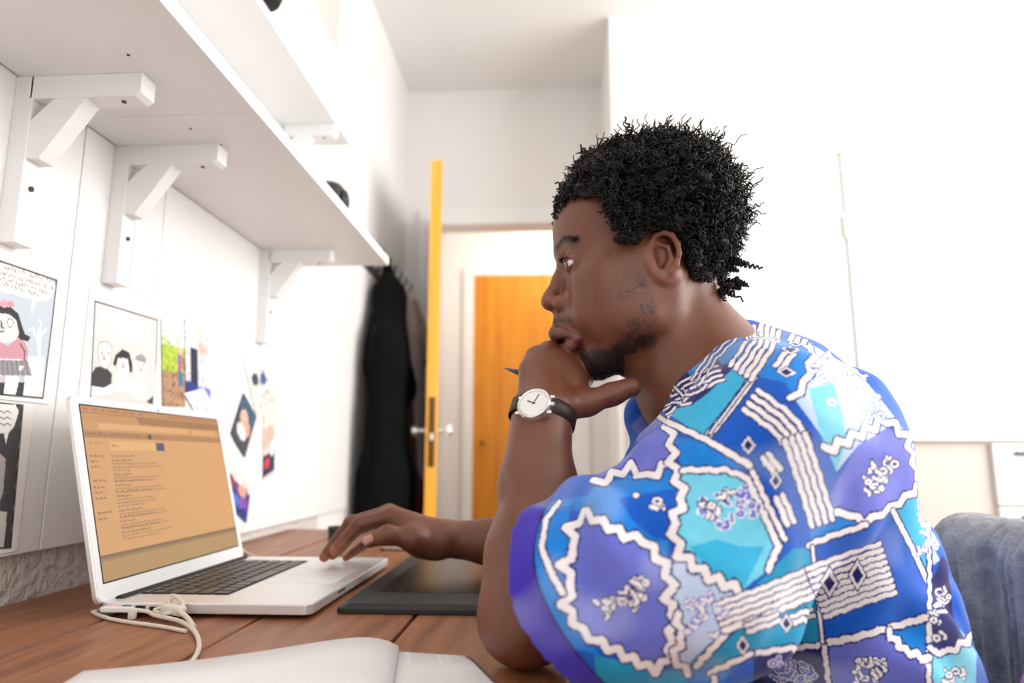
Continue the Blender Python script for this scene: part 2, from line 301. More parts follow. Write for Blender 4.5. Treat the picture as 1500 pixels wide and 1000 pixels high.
# ================================================================== soft-shape modelling: smooth unions of tapered limbs and ellipsoids, meshed as one surface
def V3(*a): return np.array(a, float)
class Soft:
    def __init__(s): s.p = []
    def _add(s, op, fn, lo, hi, k): g = 3.0*k+0.02 if k >= 0.018 else 2.0*k+0.015; s.p.append((op, fn, np.asarray(lo)-g, np.asarray(hi)+g, k)); return s
    def limb(s, a, b, ra, rb, k=0.01, op='+'):
        a = np.asarray(a, np.float32); b = np.asarray(b, np.float32); ab = b-a; l2 = max(float(ab@ab), 1e-9); ra = float(ra); rb = float(rb)
        def fn(P):
            q = P-a; t = np.clip((q@ab)/l2, 0, 1); q = q-t[:, None]*ab
            return np.sqrt(np.einsum('ij,ij->i', q, q))-(ra+(rb-ra)*t)
        r = max(ra, rb); return s._add(op, fn, np.minimum(a, b)-r, np.maximum(a, b)+r, k)
    def chain(s, pts, rs, k=0.01, op='+'):
        for i in range(len(pts)-1): s.limb(pts[i], pts[i+1], rs[i], rs[i+1], k, op)
        return s
    def ell(s, c, r, R=None, k=0.01, op='+'):
        c = np.asarray(c, np.float32); r = np.asarray(r, np.float32); R = np.eye(3, dtype=np.float32) if R is None else np.asarray(R, np.float32)
        def fn(P):
            q = (P-c)@R.T; q1 = q/r; k0 = np.sqrt(np.einsum('ij,ij->i', q1, q1)); q2 = q1/r; k1 = np.sqrt(np.einsum('ij,ij->i', q2, q2))
            return k0*(k0-1)/np.maximum(k1, 1e-6)
        e = np.sqrt(((R.T*r)**2).sum(1)); return s._add(op, fn, c-e, c+e, k)
    def func(s, fn, lo, hi, k=0.005, op='+'): return s._add(op, fn, lo, hi, k)
    def field(s, P, prims):
        P = P.astype(np.float32); d = np.full(len(P), 1.0, np.float32)
        for op, fn, lo, hi, k in prims:
            if op == '~':
                near = np.abs(d) < 0.035
                if not near.any(): continue
                e = fn(P[near])
            else: e = fn(P)
            if op == '+': h = np.maximum(k-np.abs(d-e), 0)/k; d = np.minimum(d, e)-h*h*k*0.25
            elif op == '-': e = -e; h = np.maximum(k-np.abs(d-e), 0)/k; d = np.maximum(d, e)+h*h*k*0.25
            elif op == '~': d[near] += e                   # displacement
        return d
    def mesh(s, vox, nb=16, lo=None, hi=None):
        adds = [p for p in s.p if p[0] == '+']
        lo = np.min([p[2] for p in adds], 0) if lo is None else np.asarray(lo); hi = np.max([p[3] for p in adds], 0) if hi is None else np.asarray(hi)
        bs = vox*nb; nbr = np.ceil((hi-lo)/bs).astype(int)
        occ = np.zeros(nbr, bool)
        for op, fn, a, b, k in adds:
            i0 = np.maximum(np.floor((a-lo)/bs).astype(int), 0); i1 = np.minimum(np.floor((b-lo)/bs).astype(int)+1, nbr)
            if (i1 > i0).all(): occ[i0[0]:i1[0], i0[1]:i1[1], i0[2]:i1[2]] = True
        g = np.arange(nb+1); GI = np.stack(np.meshgrid(g, g, g, indexing='ij'), -1).reshape(-1, 3); GP = GI*vox
        probe = GI[::1][((GI % 8) == 0).all(1)]*vox
        n = nbr*nb+2; SY, SX = n[2], n[1]*n[2]
        cid = lambda I: (I[:, 0]*n[1]+I[:, 1])*n[2]+I[:, 2]
        VK, VP, QK = [], [], []
        corners = np.array([[i, j, k] for i in (0, 1) for j in (0, 1) for k in (0, 1)])
        EDG = [(a, b) for a in range(8) for b in range(a+1, 8) if np.abs(corners[a]-corners[b]).sum() == 1]
        for B_ in np.argwhere(occ):
            o = lo+B_*bs; o1 = o+bs
            pr = [p for p in s.p if (p[2] < o1).all() and (p[3] > o).all()]
            if not pr: continue
            dp = s.field(o+probe, pr); 
            if dp.min() > vox*15 or dp.max() < -vox*15: continue
            d = s.field(o+GP, pr).reshape(nb+1, nb+1, nb+1)
            neg = d < 0
            if neg.all() or not neg.any(): continue
            c = [neg[i:nb+i, j:nb+j, k:nb+k] for i, j, k in corners]
            sm = sum(x.astype(np.int8) for x in c); cells = np.argwhere((sm > 0) & (sm < 8))
            if len(cells) == 0: continue
            cd = np.stack([d[cells[:, 0]+i, cells[:, 1]+j, cells[:, 2]+k] for i, j, k in corners], 1)
            acc = np.zeros((len(cells), 3)); cnt = np.zeros(len(cells))
            for a, b in EDG:
                m = (cd[:, a] < 0) != (cd[:, b] < 0)
                t = cd[:, a]/np.where(m, cd[:, a]-cd[:, b], 1)
                acc += np.where(m[:, None], corners[a]+t[:, None]*(corners[b]-corners[a]), 0); cnt += m
            VP.append(o+(cells+acc/cnt[:, None])*vox); G = cells+B_*nb; VK.append(cid(G))
            for ax in range(3):
                sl = [slice(0, nb)]*3; sh_ = [slice(0, nb)]*3; sh_[ax] = slice(1, nb+1)
                a = neg[tuple(sl)]; b = neg[tuple(sh_)]
                E_ = np.argwhere(a != b)
                if len(E_) == 0: continue
                flip = a[E_[:, 0], E_[:, 1], E_[:, 2]]
                E_ = E_+B_*nb; u, v = (ax+1) % 3, (ax+2) % 3
                du = np.zeros(3, int); du[u] = 1; dv = np.zeros(3, int); dv[v] = 1
                ok = (E_[:, u] > 0) & (E_[:, v] > 0); E_ = E_[ok]; flip = flip[ok]
                q = np.stack([cid(E_-du-dv), cid(E_-dv), cid(E_), cid(E_-du)], 1)
                q[~flip] = q[~flip][:, ::-1]; QK.append(q)
        VK = np.concatenate(VK); VP = np.concatenate(VP); QK = np.concatenate(QK)
        VK, ix = np.unique(VK, return_index=True); VP = VP[ix]
        miss = np.setdiff1d(QK.ravel(), VK)          # close pinholes between blocks
        if len(miss):
            I = np.stack([miss//(n[1]*n[2]), (miss//n[2]) % n[1], miss % n[2]], 1); VK = np.concatenate([VK, miss]); VP = np.concatenate([VP, lo+(I+0.5)*vox]); so = np.argsort(VK); VK = VK[so]; VP = VP[so]
        J = np.searchsorted(VK, QK); J = np.minimum(J, len(VK)-1); ok = (VK[J] == QK).all(1)
        return VP, J[ok]
def smooth_mesh(V, Q, it=1, lam=0.5):
    for _ in range(it):
        acc = np.zeros_like(V); cnt = np.zeros(len(V))
        for a in range(4):
            for b in ((a+1) % 4, (a+3) % 4):
                for c in range(3): acc[:, c] += np.bincount(Q[:, a], V[Q[:, b], c], len(V))
                cnt += np.bincount(Q[:, a], minlength=len(V))
        V = V+lam*(acc/np.maximum(cnt, 1)[:, None]-V)
    return V
def subdivide(V, Q):
    E_ = np.sort(np.concatenate([Q[:, [0, 1]], Q[:, [1, 2]], Q[:, [2, 3]], Q[:, [3, 0]]]), 1)
    key = E_[:, 0].astype(np.int64)*len(V)+E_[:, 1]; uk, inv = np.unique(key, return_inverse=True)
    em = (V[uk//len(V)]+V[uk % len(V)])/2; fm = V[Q].mean(1); n0 = len(V); n1 = n0+len(em); k = len(Q)
    e = inv.reshape(4, k)+n0; f = np.arange(k)+n1
    Q2 = np.concatenate([np.stack([Q[:, i], e[i], f, e[(i+3) % 4]], 1) for i in range(4)])
    return np.concatenate([V, em, fm]), Q2
def subdivide_part(V, Q, mask):
    """splits only the chosen faces again and rounds the new points"""
    S = Q[mask]; E_ = np.sort(np.concatenate([S[:, [0, 1]], S[:, [1, 2]], S[:, [2, 3]], S[:, [3, 0]]]), 1)
    key = E_[:, 0].astype(np.int64)*len(V)+E_[:, 1]; uk, inv, cnt = np.unique(key, return_inverse=True, return_counts=True); inv = inv.ravel()
    em = (V[uk//len(V)]+V[uk % len(V)])/2; fm = V[S].mean(1); n0 = len(V); n1 = n0+len(em); k = len(S)
    e = inv.reshape(4, k)+n0; f = np.arange(k)+n1; Q2 = np.concatenate([np.stack([S[:, i], e[i], f, e[(i+3) % 4]], 1) for i in range(4)])
    V2 = np.concatenate([V, em, fm]); mv = np.concatenate([np.zeros(n0, bool), cnt == 2, np.ones(k, bool)])
    for _ in range(2):
        W = smooth_mesh(V2, Q2, 1, 0.5); V2 = np.where(mv[:, None], W, V2)
    return V2, np.concatenate([Q[~mask], Q2])
_NT = {}
def vnoise(P, scale, seed=0):
    """smooth value noise, numpy"""
    if seed not in _NT: _NT[seed] = np.random.default_rng(seed).random((64, 64, 64)).astype(np.float32).ravel()
    r = _NT[seed]
    q = np.asarray(P)*scale+100.0; i = np.floor(q).astype(int); f = q-i; f = f*f*(3-2*f); out = 0
    for a in (0, 1):
        for b in (0, 1):
            for c in (0, 1):
                w = (f[:, 0] if a else 1-f[:, 0])*(f[:, 1] if b else 1-f[:, 1])*(f[:, 2] if c else 1-f[:, 2])
                out = out+w*r[((i[:, 0]+a) & 63)*4096+((i[:, 1]+b) & 63)*64+((i[:, 2]+c) & 63)]
    return out
def sstep(a, b, x): t = np.clip((x-a)/(b-a), 0, 1); return t*t*(3-2*t)
def normals(V, Q):
    n = np.cross(V[Q[:, 2]]-V[Q[:, 0]], V[Q[:, 3]]-V[Q[:, 1]]); N_ = np.zeros_like(V)
    for a in range(4):
        for c in range(3): N_[:, c] += np.bincount(Q[:, a], n[:, c], len(V))
    return N_/np.maximum(np.linalg.norm(N_, axis=1), 1e-12)[:, None]
# ================================================================== the person
YH = 0.81
_t = ony(950, 380, YH-0.072); HO = np.array([_t[0], YH, _t[2]])
_p, _yw = math.radians(12), math.radians(2.5)
_Rz = np.array([[math.cos(_yw), -math.sin(_yw), 0], [math.sin(_yw), math.cos(_yw), 0], [0, 0, 1]])
HF = _Rz @ V3(-math.cos(_p), 0, -math.sin(_p)); HU = _Rz @ V3(-math.sin(_p), 0, math.cos(_p)); HL = _Rz @ V3(0, -1, 0)
HR = np.stack([HF, HL, HU])
def hp(f, l, u): return HO+(f*HF+l*HL+u*HU)/1000
def hloc(P): return ((P-HO)@HR.T)*1000
def hrot(yaw=0, pitch=0, roll=0):
    a, b, c = map(math.radians, (yaw, pitch, roll))
    Ry = np.array([[math.cos(a), math.sin(a), 0], [-math.sin(a), math.cos(a), 0], [0, 0, 1]])
    Rp = np.array([[math.cos(b), 0, math.sin(b)], [0, 1, 0], [-math.sin(b), 0, math.cos(b)]])
    Rr = np.array([[1, 0, 0], [0, math.cos(c), math.sin(c)], [0, -math.sin(c), math.cos(c)]])
    return Rr @ Rp @ Ry @ HR
mm = 0.001
head = Soft()
def he(f, l, u, a, b, c, k=10, op='+', R=None, both=False):
    for s in ((1, -1) if both else (1,)):
        head.ell(hp(f, s*l, u), (a*mm, b*mm, c*mm), (R(s) if R else HR), k*mm, op)
def hl_(p, q, ra, rb, k=10, op='+', both=False):
    for s in ((1, -1) if both else (1,)): head.limb(hp(p[0], s*p[1], p[2]), hp(q[0], s*q[1], q[2]), ra*mm, rb*mm, k*mm, op)
def hc(pts, rs, k=5, op='+', both=False):
    for i in range(len(pts)-1): hl_(pts[i], pts[i+1], rs[i], rs[i+1], k, op, both)
he(-5, 0, 46, 97, 75, 90); he(28, 0, 74, 57, 62, 52, 25)
hl_((84, 10, 50), (70, 42, 48), 9, 7, 12, both=True)                     # brow ridge
he(42, 0, -20, 53, 58, 74, 25); he(76, 0, -36, 33, 32, 36, 18)           # face, upper jaw
he(77, 0, -88, 18, 22, 16, 14)                                           # chin
hl_((16, 52, -58), (72, 18, -90), 16, 15, 28, both=True); hl_((8, 60, 2), (16, 54, -58), 12, 15, 18, both=True)
he(62, 46, 2, 22, 16, 15, 14, both=True); hl_((52, 56, 2), (8, 65, 5), 9, 7, 24, both=True)   # cheekbones
he(60, 44, -32, 28, 14, 34, 26, both=True); he(30, 58, -28, 30, 9, 36, 26, both=True)                               # cheeks
he(93, 31, 28, 13, 15, 10, 10, '-', both=True)                           # eye sockets
hc([(88, 0, 32), (97, 0, 18), (110, 0, 2)], (7, 6.5, 8), 9)              # nose
he(113.5, 0, -7, 11.5, 13.5, 11, 6); he(101, 16.5, -14.5, 13, 8.5, 9.5, 5, both=True); hl_((114, 0, -12), (105, 0, -22), 5, 5, 4)
he(108, 9, -22, 8, 4.6, 5.0, 2, '-', both=True)
hl_((104, 0, -26), (110, 0, -38), 8, 8, 8)
hc([(95, 25, -60), (108, 15, -51), (115.5, 5, -46.5), (115.5, 0, -47.5)], (4, 7, 8, 7.5), 3.5, both=True)
hc([(95, 24, -62), (102, 14, -67), (107, 0, -68)], (4, 7, 8.4), 3.5, both=True)
hc([(94, 27, -60.5), (109, 16, -57.5), (119, 6, -56), (126, 0, -56)], (1.2, 1.1, 1.1, 1.4), 2.2, '-', both=True)
he(78, 33, 26, 13.9, 13.9, 13.9, 3, both=True)                           # eyelids over the eyeballs
he(77, 33, 26, 15.2, 15.0, 8, 2.5, R=lambda s: hrot(0, -28), both=True)      # upper lid fold
he(90, 36, 23.6, 12, 14.5, 3.1, 0.8, '-', R=lambda s: hrot(s*16, -3, 0), both=True)
he(78, 33, 26, 11.6, 11.6, 11.6, 0.6, '-', both=True)
# ears
for s in (1, -1):
    E_ = lambda f, l, u: hp(f, s*l, u)
    head.ell(E_(-10, 73, 0), (17*mm, 5*mm, 26*mm), hrot(s*18, 16, 0), 5*mm)
    rim = [(-1, 74, 8), (-3, 75, 17), (-9, 78, 24), (-18, 82, 25), (-26, 84, 19), (-29, 85, 8), (-28, 84, -3), (-23, 81, -13), (-15, 78, -20)]
    head.chain([E_(*q) for q in rim], [m_*mm for m_ in (2.6, 3, 3.4, 3.6, 3.6, 3.4, 3.2, 3.2, 3.5)], 2*mm)
    head.ell(E_(-5, 75, -21), (8*mm, 4.5*mm, 8*mm), HR, 4*mm)               # lobe
    head.ell(E_(-11, 79.5, 4), (9.5*mm, 6*mm, 13*mm), hrot(s*18, 20, 0), 2*mm, '-')   # concha
    head.ell(E_(-10, 76, -8), (7.5*mm, 6*mm, 9*mm), HR, 2*mm, '-')
    head.chain([E_(-12, 76, 14), (E_(-20, 78.5, 8)), E_(-20, 78.5, -4), E_(-14, 77, -13)], [2.2*mm, 2.8*mm, 2.8*mm, 2.6*mm], 2*mm)   # antihelix
    head.ell(E_(1, 75, -3), (4*mm, 4*mm, 6*mm), HR, 3*mm)                   # tragus
# neck and shoulders
NB = hp(-52, 0, -150)
hl_((-28, 0, -35), (-52, 0, -150), 56, 60, 30); hl_((-18, 56, -22), (8, 24, -150), 13, 14, 20, both=True); hl_((30, 0, -100), (2, 0, -160), 18, 22, 25)
SH_L, EL_L = V3(0.185, 0.615, 0.215), V3(-0.030, 0.640, 0.040)
SH_R, EL_R = V3(0.235, 1.00, 0.205), V3(0.115, 1.075, 0.045)
head.limb(NB, SH_L+V3(0.02, 0.03, 0.0), 0.058, 0.045, 0.06); head.limb(NB, SH_R+V3(-0.01, -0.04, -0.01), 0.058, 0.036, 0.05)
head.ell((0.25, 0.81, 0.13), (0.07, 0.14, 0.12), None, 0.04)
# left arm and hand (elbow on the desk, fist under the chin)
def pts_(L): return [ony(a, b, c) for a, b, c in L]
armL = Soft()
WL = ony(796, 604, 0.745)
armL.limb(SH_L, EL_L+V3(0.012, 0, 0.012), 0.05, 0.042, 0.03)
fa = [EL_L, EL_L+(WL-EL_L)*0.28+V3(0.001, -0.004, 0), EL_L+(WL-EL_L)*0.6, EL_L+(WL-EL_L)*0.93]
armL.chain(fa, [0.0395, 0.0385, 0.0315, 0.025], 0.02)
armL.limb(fa[1]+V3(0.012, 0, 0), fa[2]+V3(0.012, 0.003, 0), 0.034, 0.026, 0.02)
armL.limb(fa[2]+V3(0.004, 0, 0), WL+V3(0.008, 0, 0), 0.025, 0.022, 0.02); armL.limb(fa[2]+V3(-0.006, 0, 0), WL+V3(-0.010, 0, 0), 0.025, 0.021, 0.02)
MC = pts_([(776, 543, 0.775), (785, 523, 0.79), (804, 515, 0.805), (832, 519, 0.820)])
for k_, (p_, r_) in enumerate(zip(MC, (0.0115, 0.0125, 0.0135, 0.013))):
    armL.limb(WL+V3(-0.012+0.008*k_, 0.0, 0.006), p_, 0.016, r_, 0.014)
armL.ell(ony(808, 560, 0.787), (0.033, 0.018, 0.038), None, 0.015); armL.ell(ony(843, 545, 0.815), (0.024, 0.022, 0.024), None, 0.015)
PP = pts_([(781, 540, 0.812), (792, 518, 0.828), (814, 511, 0.842), (842, 516, 0.853)])
DD = pts_([(798, 558, 0.828), (806, 545, 0.842), (824, 540, 0.853), (848, 545, 0.858)])
TT = pts_([(812, 568, 0.815), (822, 560, 0.83), (838, 557, 0.84), (858, 560, 0.842)])
for a, b, c, d, r in zip(MC, PP, DD, TT, (0.0085, 0.0095, 0.010, 0.0095)):
    armL.chain([a, b, c, d], [r+0.001, r, r-0.001, r-0.0015], 0.004)
th_ = pts_([(824, 596, 0.752), (860, 590, 0.762), (897, 577, 0.763), (926, 568, 0.760)])
armL.chain(th_, [0.017, 0.0135, 0.0115, 0.0098], 0.010); armL.ell(ony(918, 566, 0.760), (0.013, 0.0095, 0.0085), None, 0.004)
armL.limb(ony(845, 575, 0.785), ony(838, 545, 0.805), 0.014, 0.013, 0.02)
# right arm and hand (over the laptop)
armR = Soft()
WR = ony(652, 789, 1.05)
armR.limb(SH_R+V3(-0.012, -0.01, -0.012), EL_R, 0.040, 0.040, 0.03)
armR.chain([EL_R, EL_R+(WR-EL_R)*0.3, EL_R+(WR-EL_R)*0.75, WR], [0.04, 0.042, 0.031, 0.0265], 0.02)
MR = pts_([(573, 755, 1.042), (570, 751, 1.066), (577, 754, 1.089), (592, 764, 1.108)])
PR = pts_([(527, 767, 1.033), (514, 766, 1.064), (523, 774, 1.097), (552, 786, 1.124)])
DR = pts_([(505, 790, 1.036), (491, 795, 1.070), (500, 800, 1.100), (529, 801, 1.126)])
TR = pts_([(491, 806, 1.042), (475, 815, 1.075), (487, 813, 1.102), (507, 816, 1.124)])
for k_, (a, b, c, d, r) in enumerate(zip(MR, PR, DR, TR, (0.0105, 0.0108, 0.010, 0.009))):
    armR.limb(WR+V3(0, -0.014+0.009*k_, 0.002), a, 0.0185, r+0.0025, 0.014)
    armR.chain([a, b], [r+0.0015, r], 0.006); armR.chain([b, c, d], [r, r-0.0013, r-0.0025], 0.003)
    armR.ell(b+V3(0, 0, 0.001), (r*1.02, r*1.05, r*1.02), None, 0.003)
tr_ = pts_([(640, 799, 1.036), (604, 789, 1.012), (568, 783, 1.0), (541, 792, 0.997)])
armR.chain(tr_, [0.019, 0.0145, 0.0118, 0.0100], 0.012)
armR.ell(tr_[2], (0.013, 0.0125, 0.0125), None, 0.004)
armR.limb(tr_[1]+V3(0.005, 0.006, 0), MR[0]+V3(0.018, 0, -0.012), 0.012, 0.010, 0.02)
armR.ell(ony(622, 797, 1.035), (0.03, 0.018, 0.02), None, 0.015)
for S_ in (armL, armR):
    def gfn(P, S_=S_):
        a, b = P.min(0), P.max(0); return S_.field(P, [p for p in S_.p if (p[2] < b).all() and (p[3] > a).all()])
    head.func(gfn, np.min([p[2] for p in S_.p], 0)+0.01, np.max([p[3] for p in S_.p], 0)-0.01, 0.0025)
BV, BQ = head.mesh(0.0019)
BV = smooth_mesh(BV, BQ, 2, 0.4)
# soften the cheeks, temples and neck, leave eyes, nose, lips and ears crisp
_l = hloc(BV); _al = np.abs(_l[:, 1]); _eye = np.linalg.norm(np.stack([_l[:, 0]-80, _al-33, _l[:, 2]-26], 1), axis=1)
_w = sstep(18, 26, _eye)*sstep(98, 88, _l[:, 0])*sstep(14, 24, _al)*sstep(-150, -130, _l[:, 2])*sstep(95, 80, _l[:, 2])*sstep(6, 16, _l[:, 0])*(armL.field(BV, armL.p) > 0.004)
_w *= 1-(1-sstep(8, 16, np.linalg.norm(np.stack([_l[:, 0]-98, _al-20, _l[:, 2]+60], 1), axis=1))); _w *= sstep(10, 20, np.linalg.norm(np.stack([_l[:, 0]-101, _al-16, _l[:, 2]+14], 1), axis=1))
_sel = (_w[BQ] > 0).any(1); _ids, _inv = np.unique(BQ[_sel], return_inverse=True); _vs = smooth_mesh(BV[_ids], _inv.reshape(-1, 4), 45, 0.6); BV[_ids] += _w[_ids, None]*(_vs-BV[_ids])
BN = normals(BV, BQ)
# ---- skin tones: where the skin itself differs (lips, brows, stubble, palms, nails)
L_ = hloc(BV); f_, l_, u_ = L_.T; al = np.abs(l_)
inhead = (armL.field(BV, armL.p) > 0.0012) & (f_ > -140) & (f_ < 135) & (u_ > -170) & (al < 95) & (BV[:, 2] > 0.2)
skin = np.array(srgb(112, 65, 44)); cols = np.tile(skin, (len(BV), 1))
tone = vnoise(BV, 45, 1)*0.6+vnoise(BV, 140, 2)*0.4
cols *= (0.9+0.2*tone)[:, None]
def mix(mask, c, amt=1.0):
    global cols
    m_ = np.clip(mask*amt, 0, 1)[:, None]; cols = cols*(1-m_)+np.array(c)*m_
h = inhead.astype(float)
mix(h*np.exp(-(((f_-100)/22)**2+((al-12)/20)**2+((u_+10)/14)**2)), srgb(140, 82, 62), 0.6)           # nose
mix(h*sstep(70, 80, al)*(f_ > -34)*(f_ < 8)*(np.abs(u_) < 34), srgb(136, 80, 60), 0.5)               # ear
def polydist(P2, pts):
    d = np.full(len(P2), 1e9)
    for a, b in zip(pts[:-1], pts[1:]):
        a = np.array(a, float); b = np.array(b, float); ab = b-a; t = np.clip(((P2-a)@ab)/(ab@ab), 0, 1)
        d = np.minimum(d, np.linalg.norm(P2-a-t[:, None]*ab, axis=1))
    return d
L3 = np.stack([f_, al, u_], 1)
_hv = np.where(inhead & (l_ > -2))[0]
def onface(pts):
    out = []
    for a, b in zip(pts[:-1], pts[1:]):
        for t in (0, 0.25, 0.5, 0.75): out.append(np.array(a)*(1-t)+np.array(b)*t)
    out.append(np.array(pts[-1], float)); return [L3[_hv[np.argmin(((L3[_hv]-q)**2).sum(1))]] for q in out]
dup_ = polydist(L3, [(96, 25, -60), (112, 15, -52), (121, 5, -49), (122, 0, -50)])
dlo_ = polydist(L3, [(96, 24, -63), (108, 14, -66), (113, 0, -67)])
mix(h*(1-sstep(5, 8, dup_)), srgb(96, 56, 52), 0.85); mix(h*(1-sstep(5.5, 8.5, dlo_))*(u_ < -57), srgb(128, 76, 70), 0.85)
# beard and moustache (dense round the chin, thin up the jaw)
jawd = polydist(np.stack([f_, u_], 1), [(14, -5), (12, -45), (26, -85), (60, -104), (92, -100)])
bn = vnoise(BV, 260, 5)*0.5+vnoise(BV, 620, 6)*0.5; bb = vnoise(BV, 70, 8)
dense = h*(1-sstep(10, 24, jawd))*sstep(18, 62, f_)*(u_ < -66)*((f_ > 48) | (u_ > -94))
chin_ = h*np.exp(-(((f_-84)/20)**2+((u_+96)/16)**2+(al/40)**2))
thin = h*(1-sstep(4, 56, jawd))*sstep(4, 16, f_)*sstep(-2, -30, u_)*(u_ > np.where(f_ > 48, -112, -94))*(al > 15)
mous = h*np.exp(-(((u_+33-0.32*np.maximum(al-6, 0)*-1)/6)**2))*(f_ > 88)*(al < 30)*(u_ > -58)
beard_w = np.clip(1.25*chin_+0.85*dense+0.55*thin*(0.35+0.9*sstep(0.35, 0.65, bb))+0.5*mous, 0, 1)
lipm = np.clip((1-sstep(5, 7.5, dup_))+(1-sstep(5.5, 8, dlo_))*(u_ < -57), 0, 1); beard_w *= (1-lipm)
mix(beard_w*beard_w*sstep(0.62-0.5*beard_w, 0.74-0.5*beard_w, bn), srgb(34, 24, 22), 0.8)
stub = np.clip(1.3*chin_+0.95*dense+0.62*thin*(0.45+0.6*sstep(0.3, 0.7, bb))+0.75*mous, 0, 1)*(1-lipm)
# eyebrow tint of short hair
brow_d = polydist(L3, onface([(95, 9, 47), (92, 22, 52), (84, 36, 54), (72, 48, 46)]))
mix(h*(1-sstep(2.5, 5.5, brow_d)), srgb(40, 28, 24), 0.75)
# palm sides and nails
def near(pt, r0, r1): return 1-sstep(r0, r1, np.linalg.norm(BV-np.asarray(pt), axis=1))
for p_ in TR: mix(near(p_, 0.006, 0.016), srgb(176, 106, 78), 0.8)
for a in range(4): mix(near(DR[a]-V3(0, 0, 0.008), 0.006, 0.018)*(BN[:, 2] < 0.2), srgb(164, 98, 72), 0.6)
def nail(tip, knuckle, nrm, w, l):
    ax = np.asarray(tip)-knuckle; ax /= np.linalg.norm(ax); nrm = np.asarray(nrm, float); nrm -= ax*(nrm@ax); nrm /= np.linalg.norm(nrm); sd = np.cross(ax, nrm)
    q = BV-np.asarray(tip); e = ((q@ax-0.001)/l)**4+((q@sd)/w)**4
    mix((e < 1)*(BN@nrm > 0.45)*((q@nrm) > 0), srgb(200, 144, 134), 0.95)
nail(tr_[3], tr_[2], (-0.25, -1, 0.5), 0.0065, 0.0085)
for a, kx in zip(TR, DR): nail(a, kx, (-0.5, 0, 1), 0.0055, 0.006)
nail(th_[3], th_[2], (0, 0.4, 1), 0.006, 0.007)
M['skin'] = mat('skin', skin, 0.43, attr='Col', bump=(700, 0.3, 0.0008), sss=0.06, spec=0.6)
def _stubble(m):
    nt = m.node_tree; N, L = nt.nodes, nt.links; b = N['Principled BSDF']; src = b.inputs['Base Color'].links[0].from_socket
    at = N.new('ShaderNodeAttribute'); at.attribute_name = 'stub'; tc = N.new('ShaderNodeTexCoord'); n = N.new('ShaderNodeTexNoise'); n.inputs['Scale'].default_value = 480; n.inputs['Detail'].default_value = 3
    L.new(tc.outputs['Object'], n.inputs['Vector'])
    t = N.new('ShaderNodeMath'); t.operation = 'MULTIPLY_ADD'; t.inputs[1].default_value = 0.34; t.inputs[2].default_value = -0.64; L.new(at.outputs['Fac'], t.inputs[0])
    a = N.new('ShaderNodeMath'); a.operation = 'ADD'; L.new(n.outputs['Fac'], a.inputs[0]); L.new(t.outputs[0], a.inputs[1])
    k = N.new('ShaderNodeMath'); k.operation = 'MULTIPLY'; k.use_clamp = True; k.inputs[1].default_value = 6; L.new(a.outputs[0], k.inputs[0])
    k2 = N.new('ShaderNodeMath'); k2.operation = 'MULTIPLY'; k2.use_clamp = True; L.new(k.outputs[0], k2.inputs[0]); g = N.new('ShaderNodeMath'); g.operation = 'MULTIPLY'; g.use_clamp = True; g.inputs[1].default_value = 3.0; L.new(at.outputs['Fac'], g.inputs[0]); L.new(g.outputs[0], k2.inputs[1])
    mx_ = N.new('ShaderNodeMix'); mx_.data_type = 'RGBA'; L.new(k2.outputs[0], mx_.inputs[0]); L.new(src, mx_.inputs[6]); mx_.inputs[7].default_value = (*srgb(46, 30, 24), 1); L.new(mx_.outputs[2], b.inputs['Base Color'])
_stubble(M['skin'])
person = tag(empty('person', (0.35, 0.81, FL)), 'person in blue patterned tunic resting chin on fist at the desk', 'person')
def under(o, p=person):
    o.parent = p; o.matrix_parent_inverse = Matrix.Translation(p.location).inverted() if p.parent is None else Matrix.Identity(4); return o
body = under(mesh_obj('body', BV, BQ, M['skin'], None, True, cols)); body['label'] = 'dark brown skin of head, arms and hands'
_sa = body.data.attributes.new('stub', 'FLOAT', 'POINT'); _sa.data.foreach_set('value', stub.astype(np.float32))
# eyeballs
def eyeball(s):
    c = hp(78, s*33, 26); g = HF*0.985+HL*(s*0.10+0.07)-HU*0.10; g /= np.linalg.norm(g)
    bm = bmesh.new(); bmesh.ops.create_uvsphere(bm, u_segments=48, v_segments=36, radius=0.0121)
    me = bpy.data.meshes.new('eye'); bm.to_mesh(me); bm.free(); V = np.array([v.co[:] for v in me.vertices]); dd = V@g/0.0121
    V = V*(1+0.05*sstep(0.86, 0.97, dd))[:, None]; cc = np.tile(np.array(srgb(232, 226, 222)), (len(V), 1))
    ir = sstep(0.845, 0.875, dd)[:, None]; cc = cc*(1-ir)+np.array(srgb(70, 58, 52))*ir; pu = sstep(0.965, 0.98, dd)[:, None]; cc = cc*(1-pu)+np.array((0.004,)*3)*pu
    Fs = [list(p.vertices) for p in me.polygons]; bpy.data.meshes.remove(me)
    return under(mesh_obj('eye', V+c, Fs, M['eye'], None, True, cc))
M['eye'] = mat('eyeball', (0.8, 0.8, 0.8), 0.08, attr='Col', coat=0.6)
for s in (1, -1): eyeball(s)
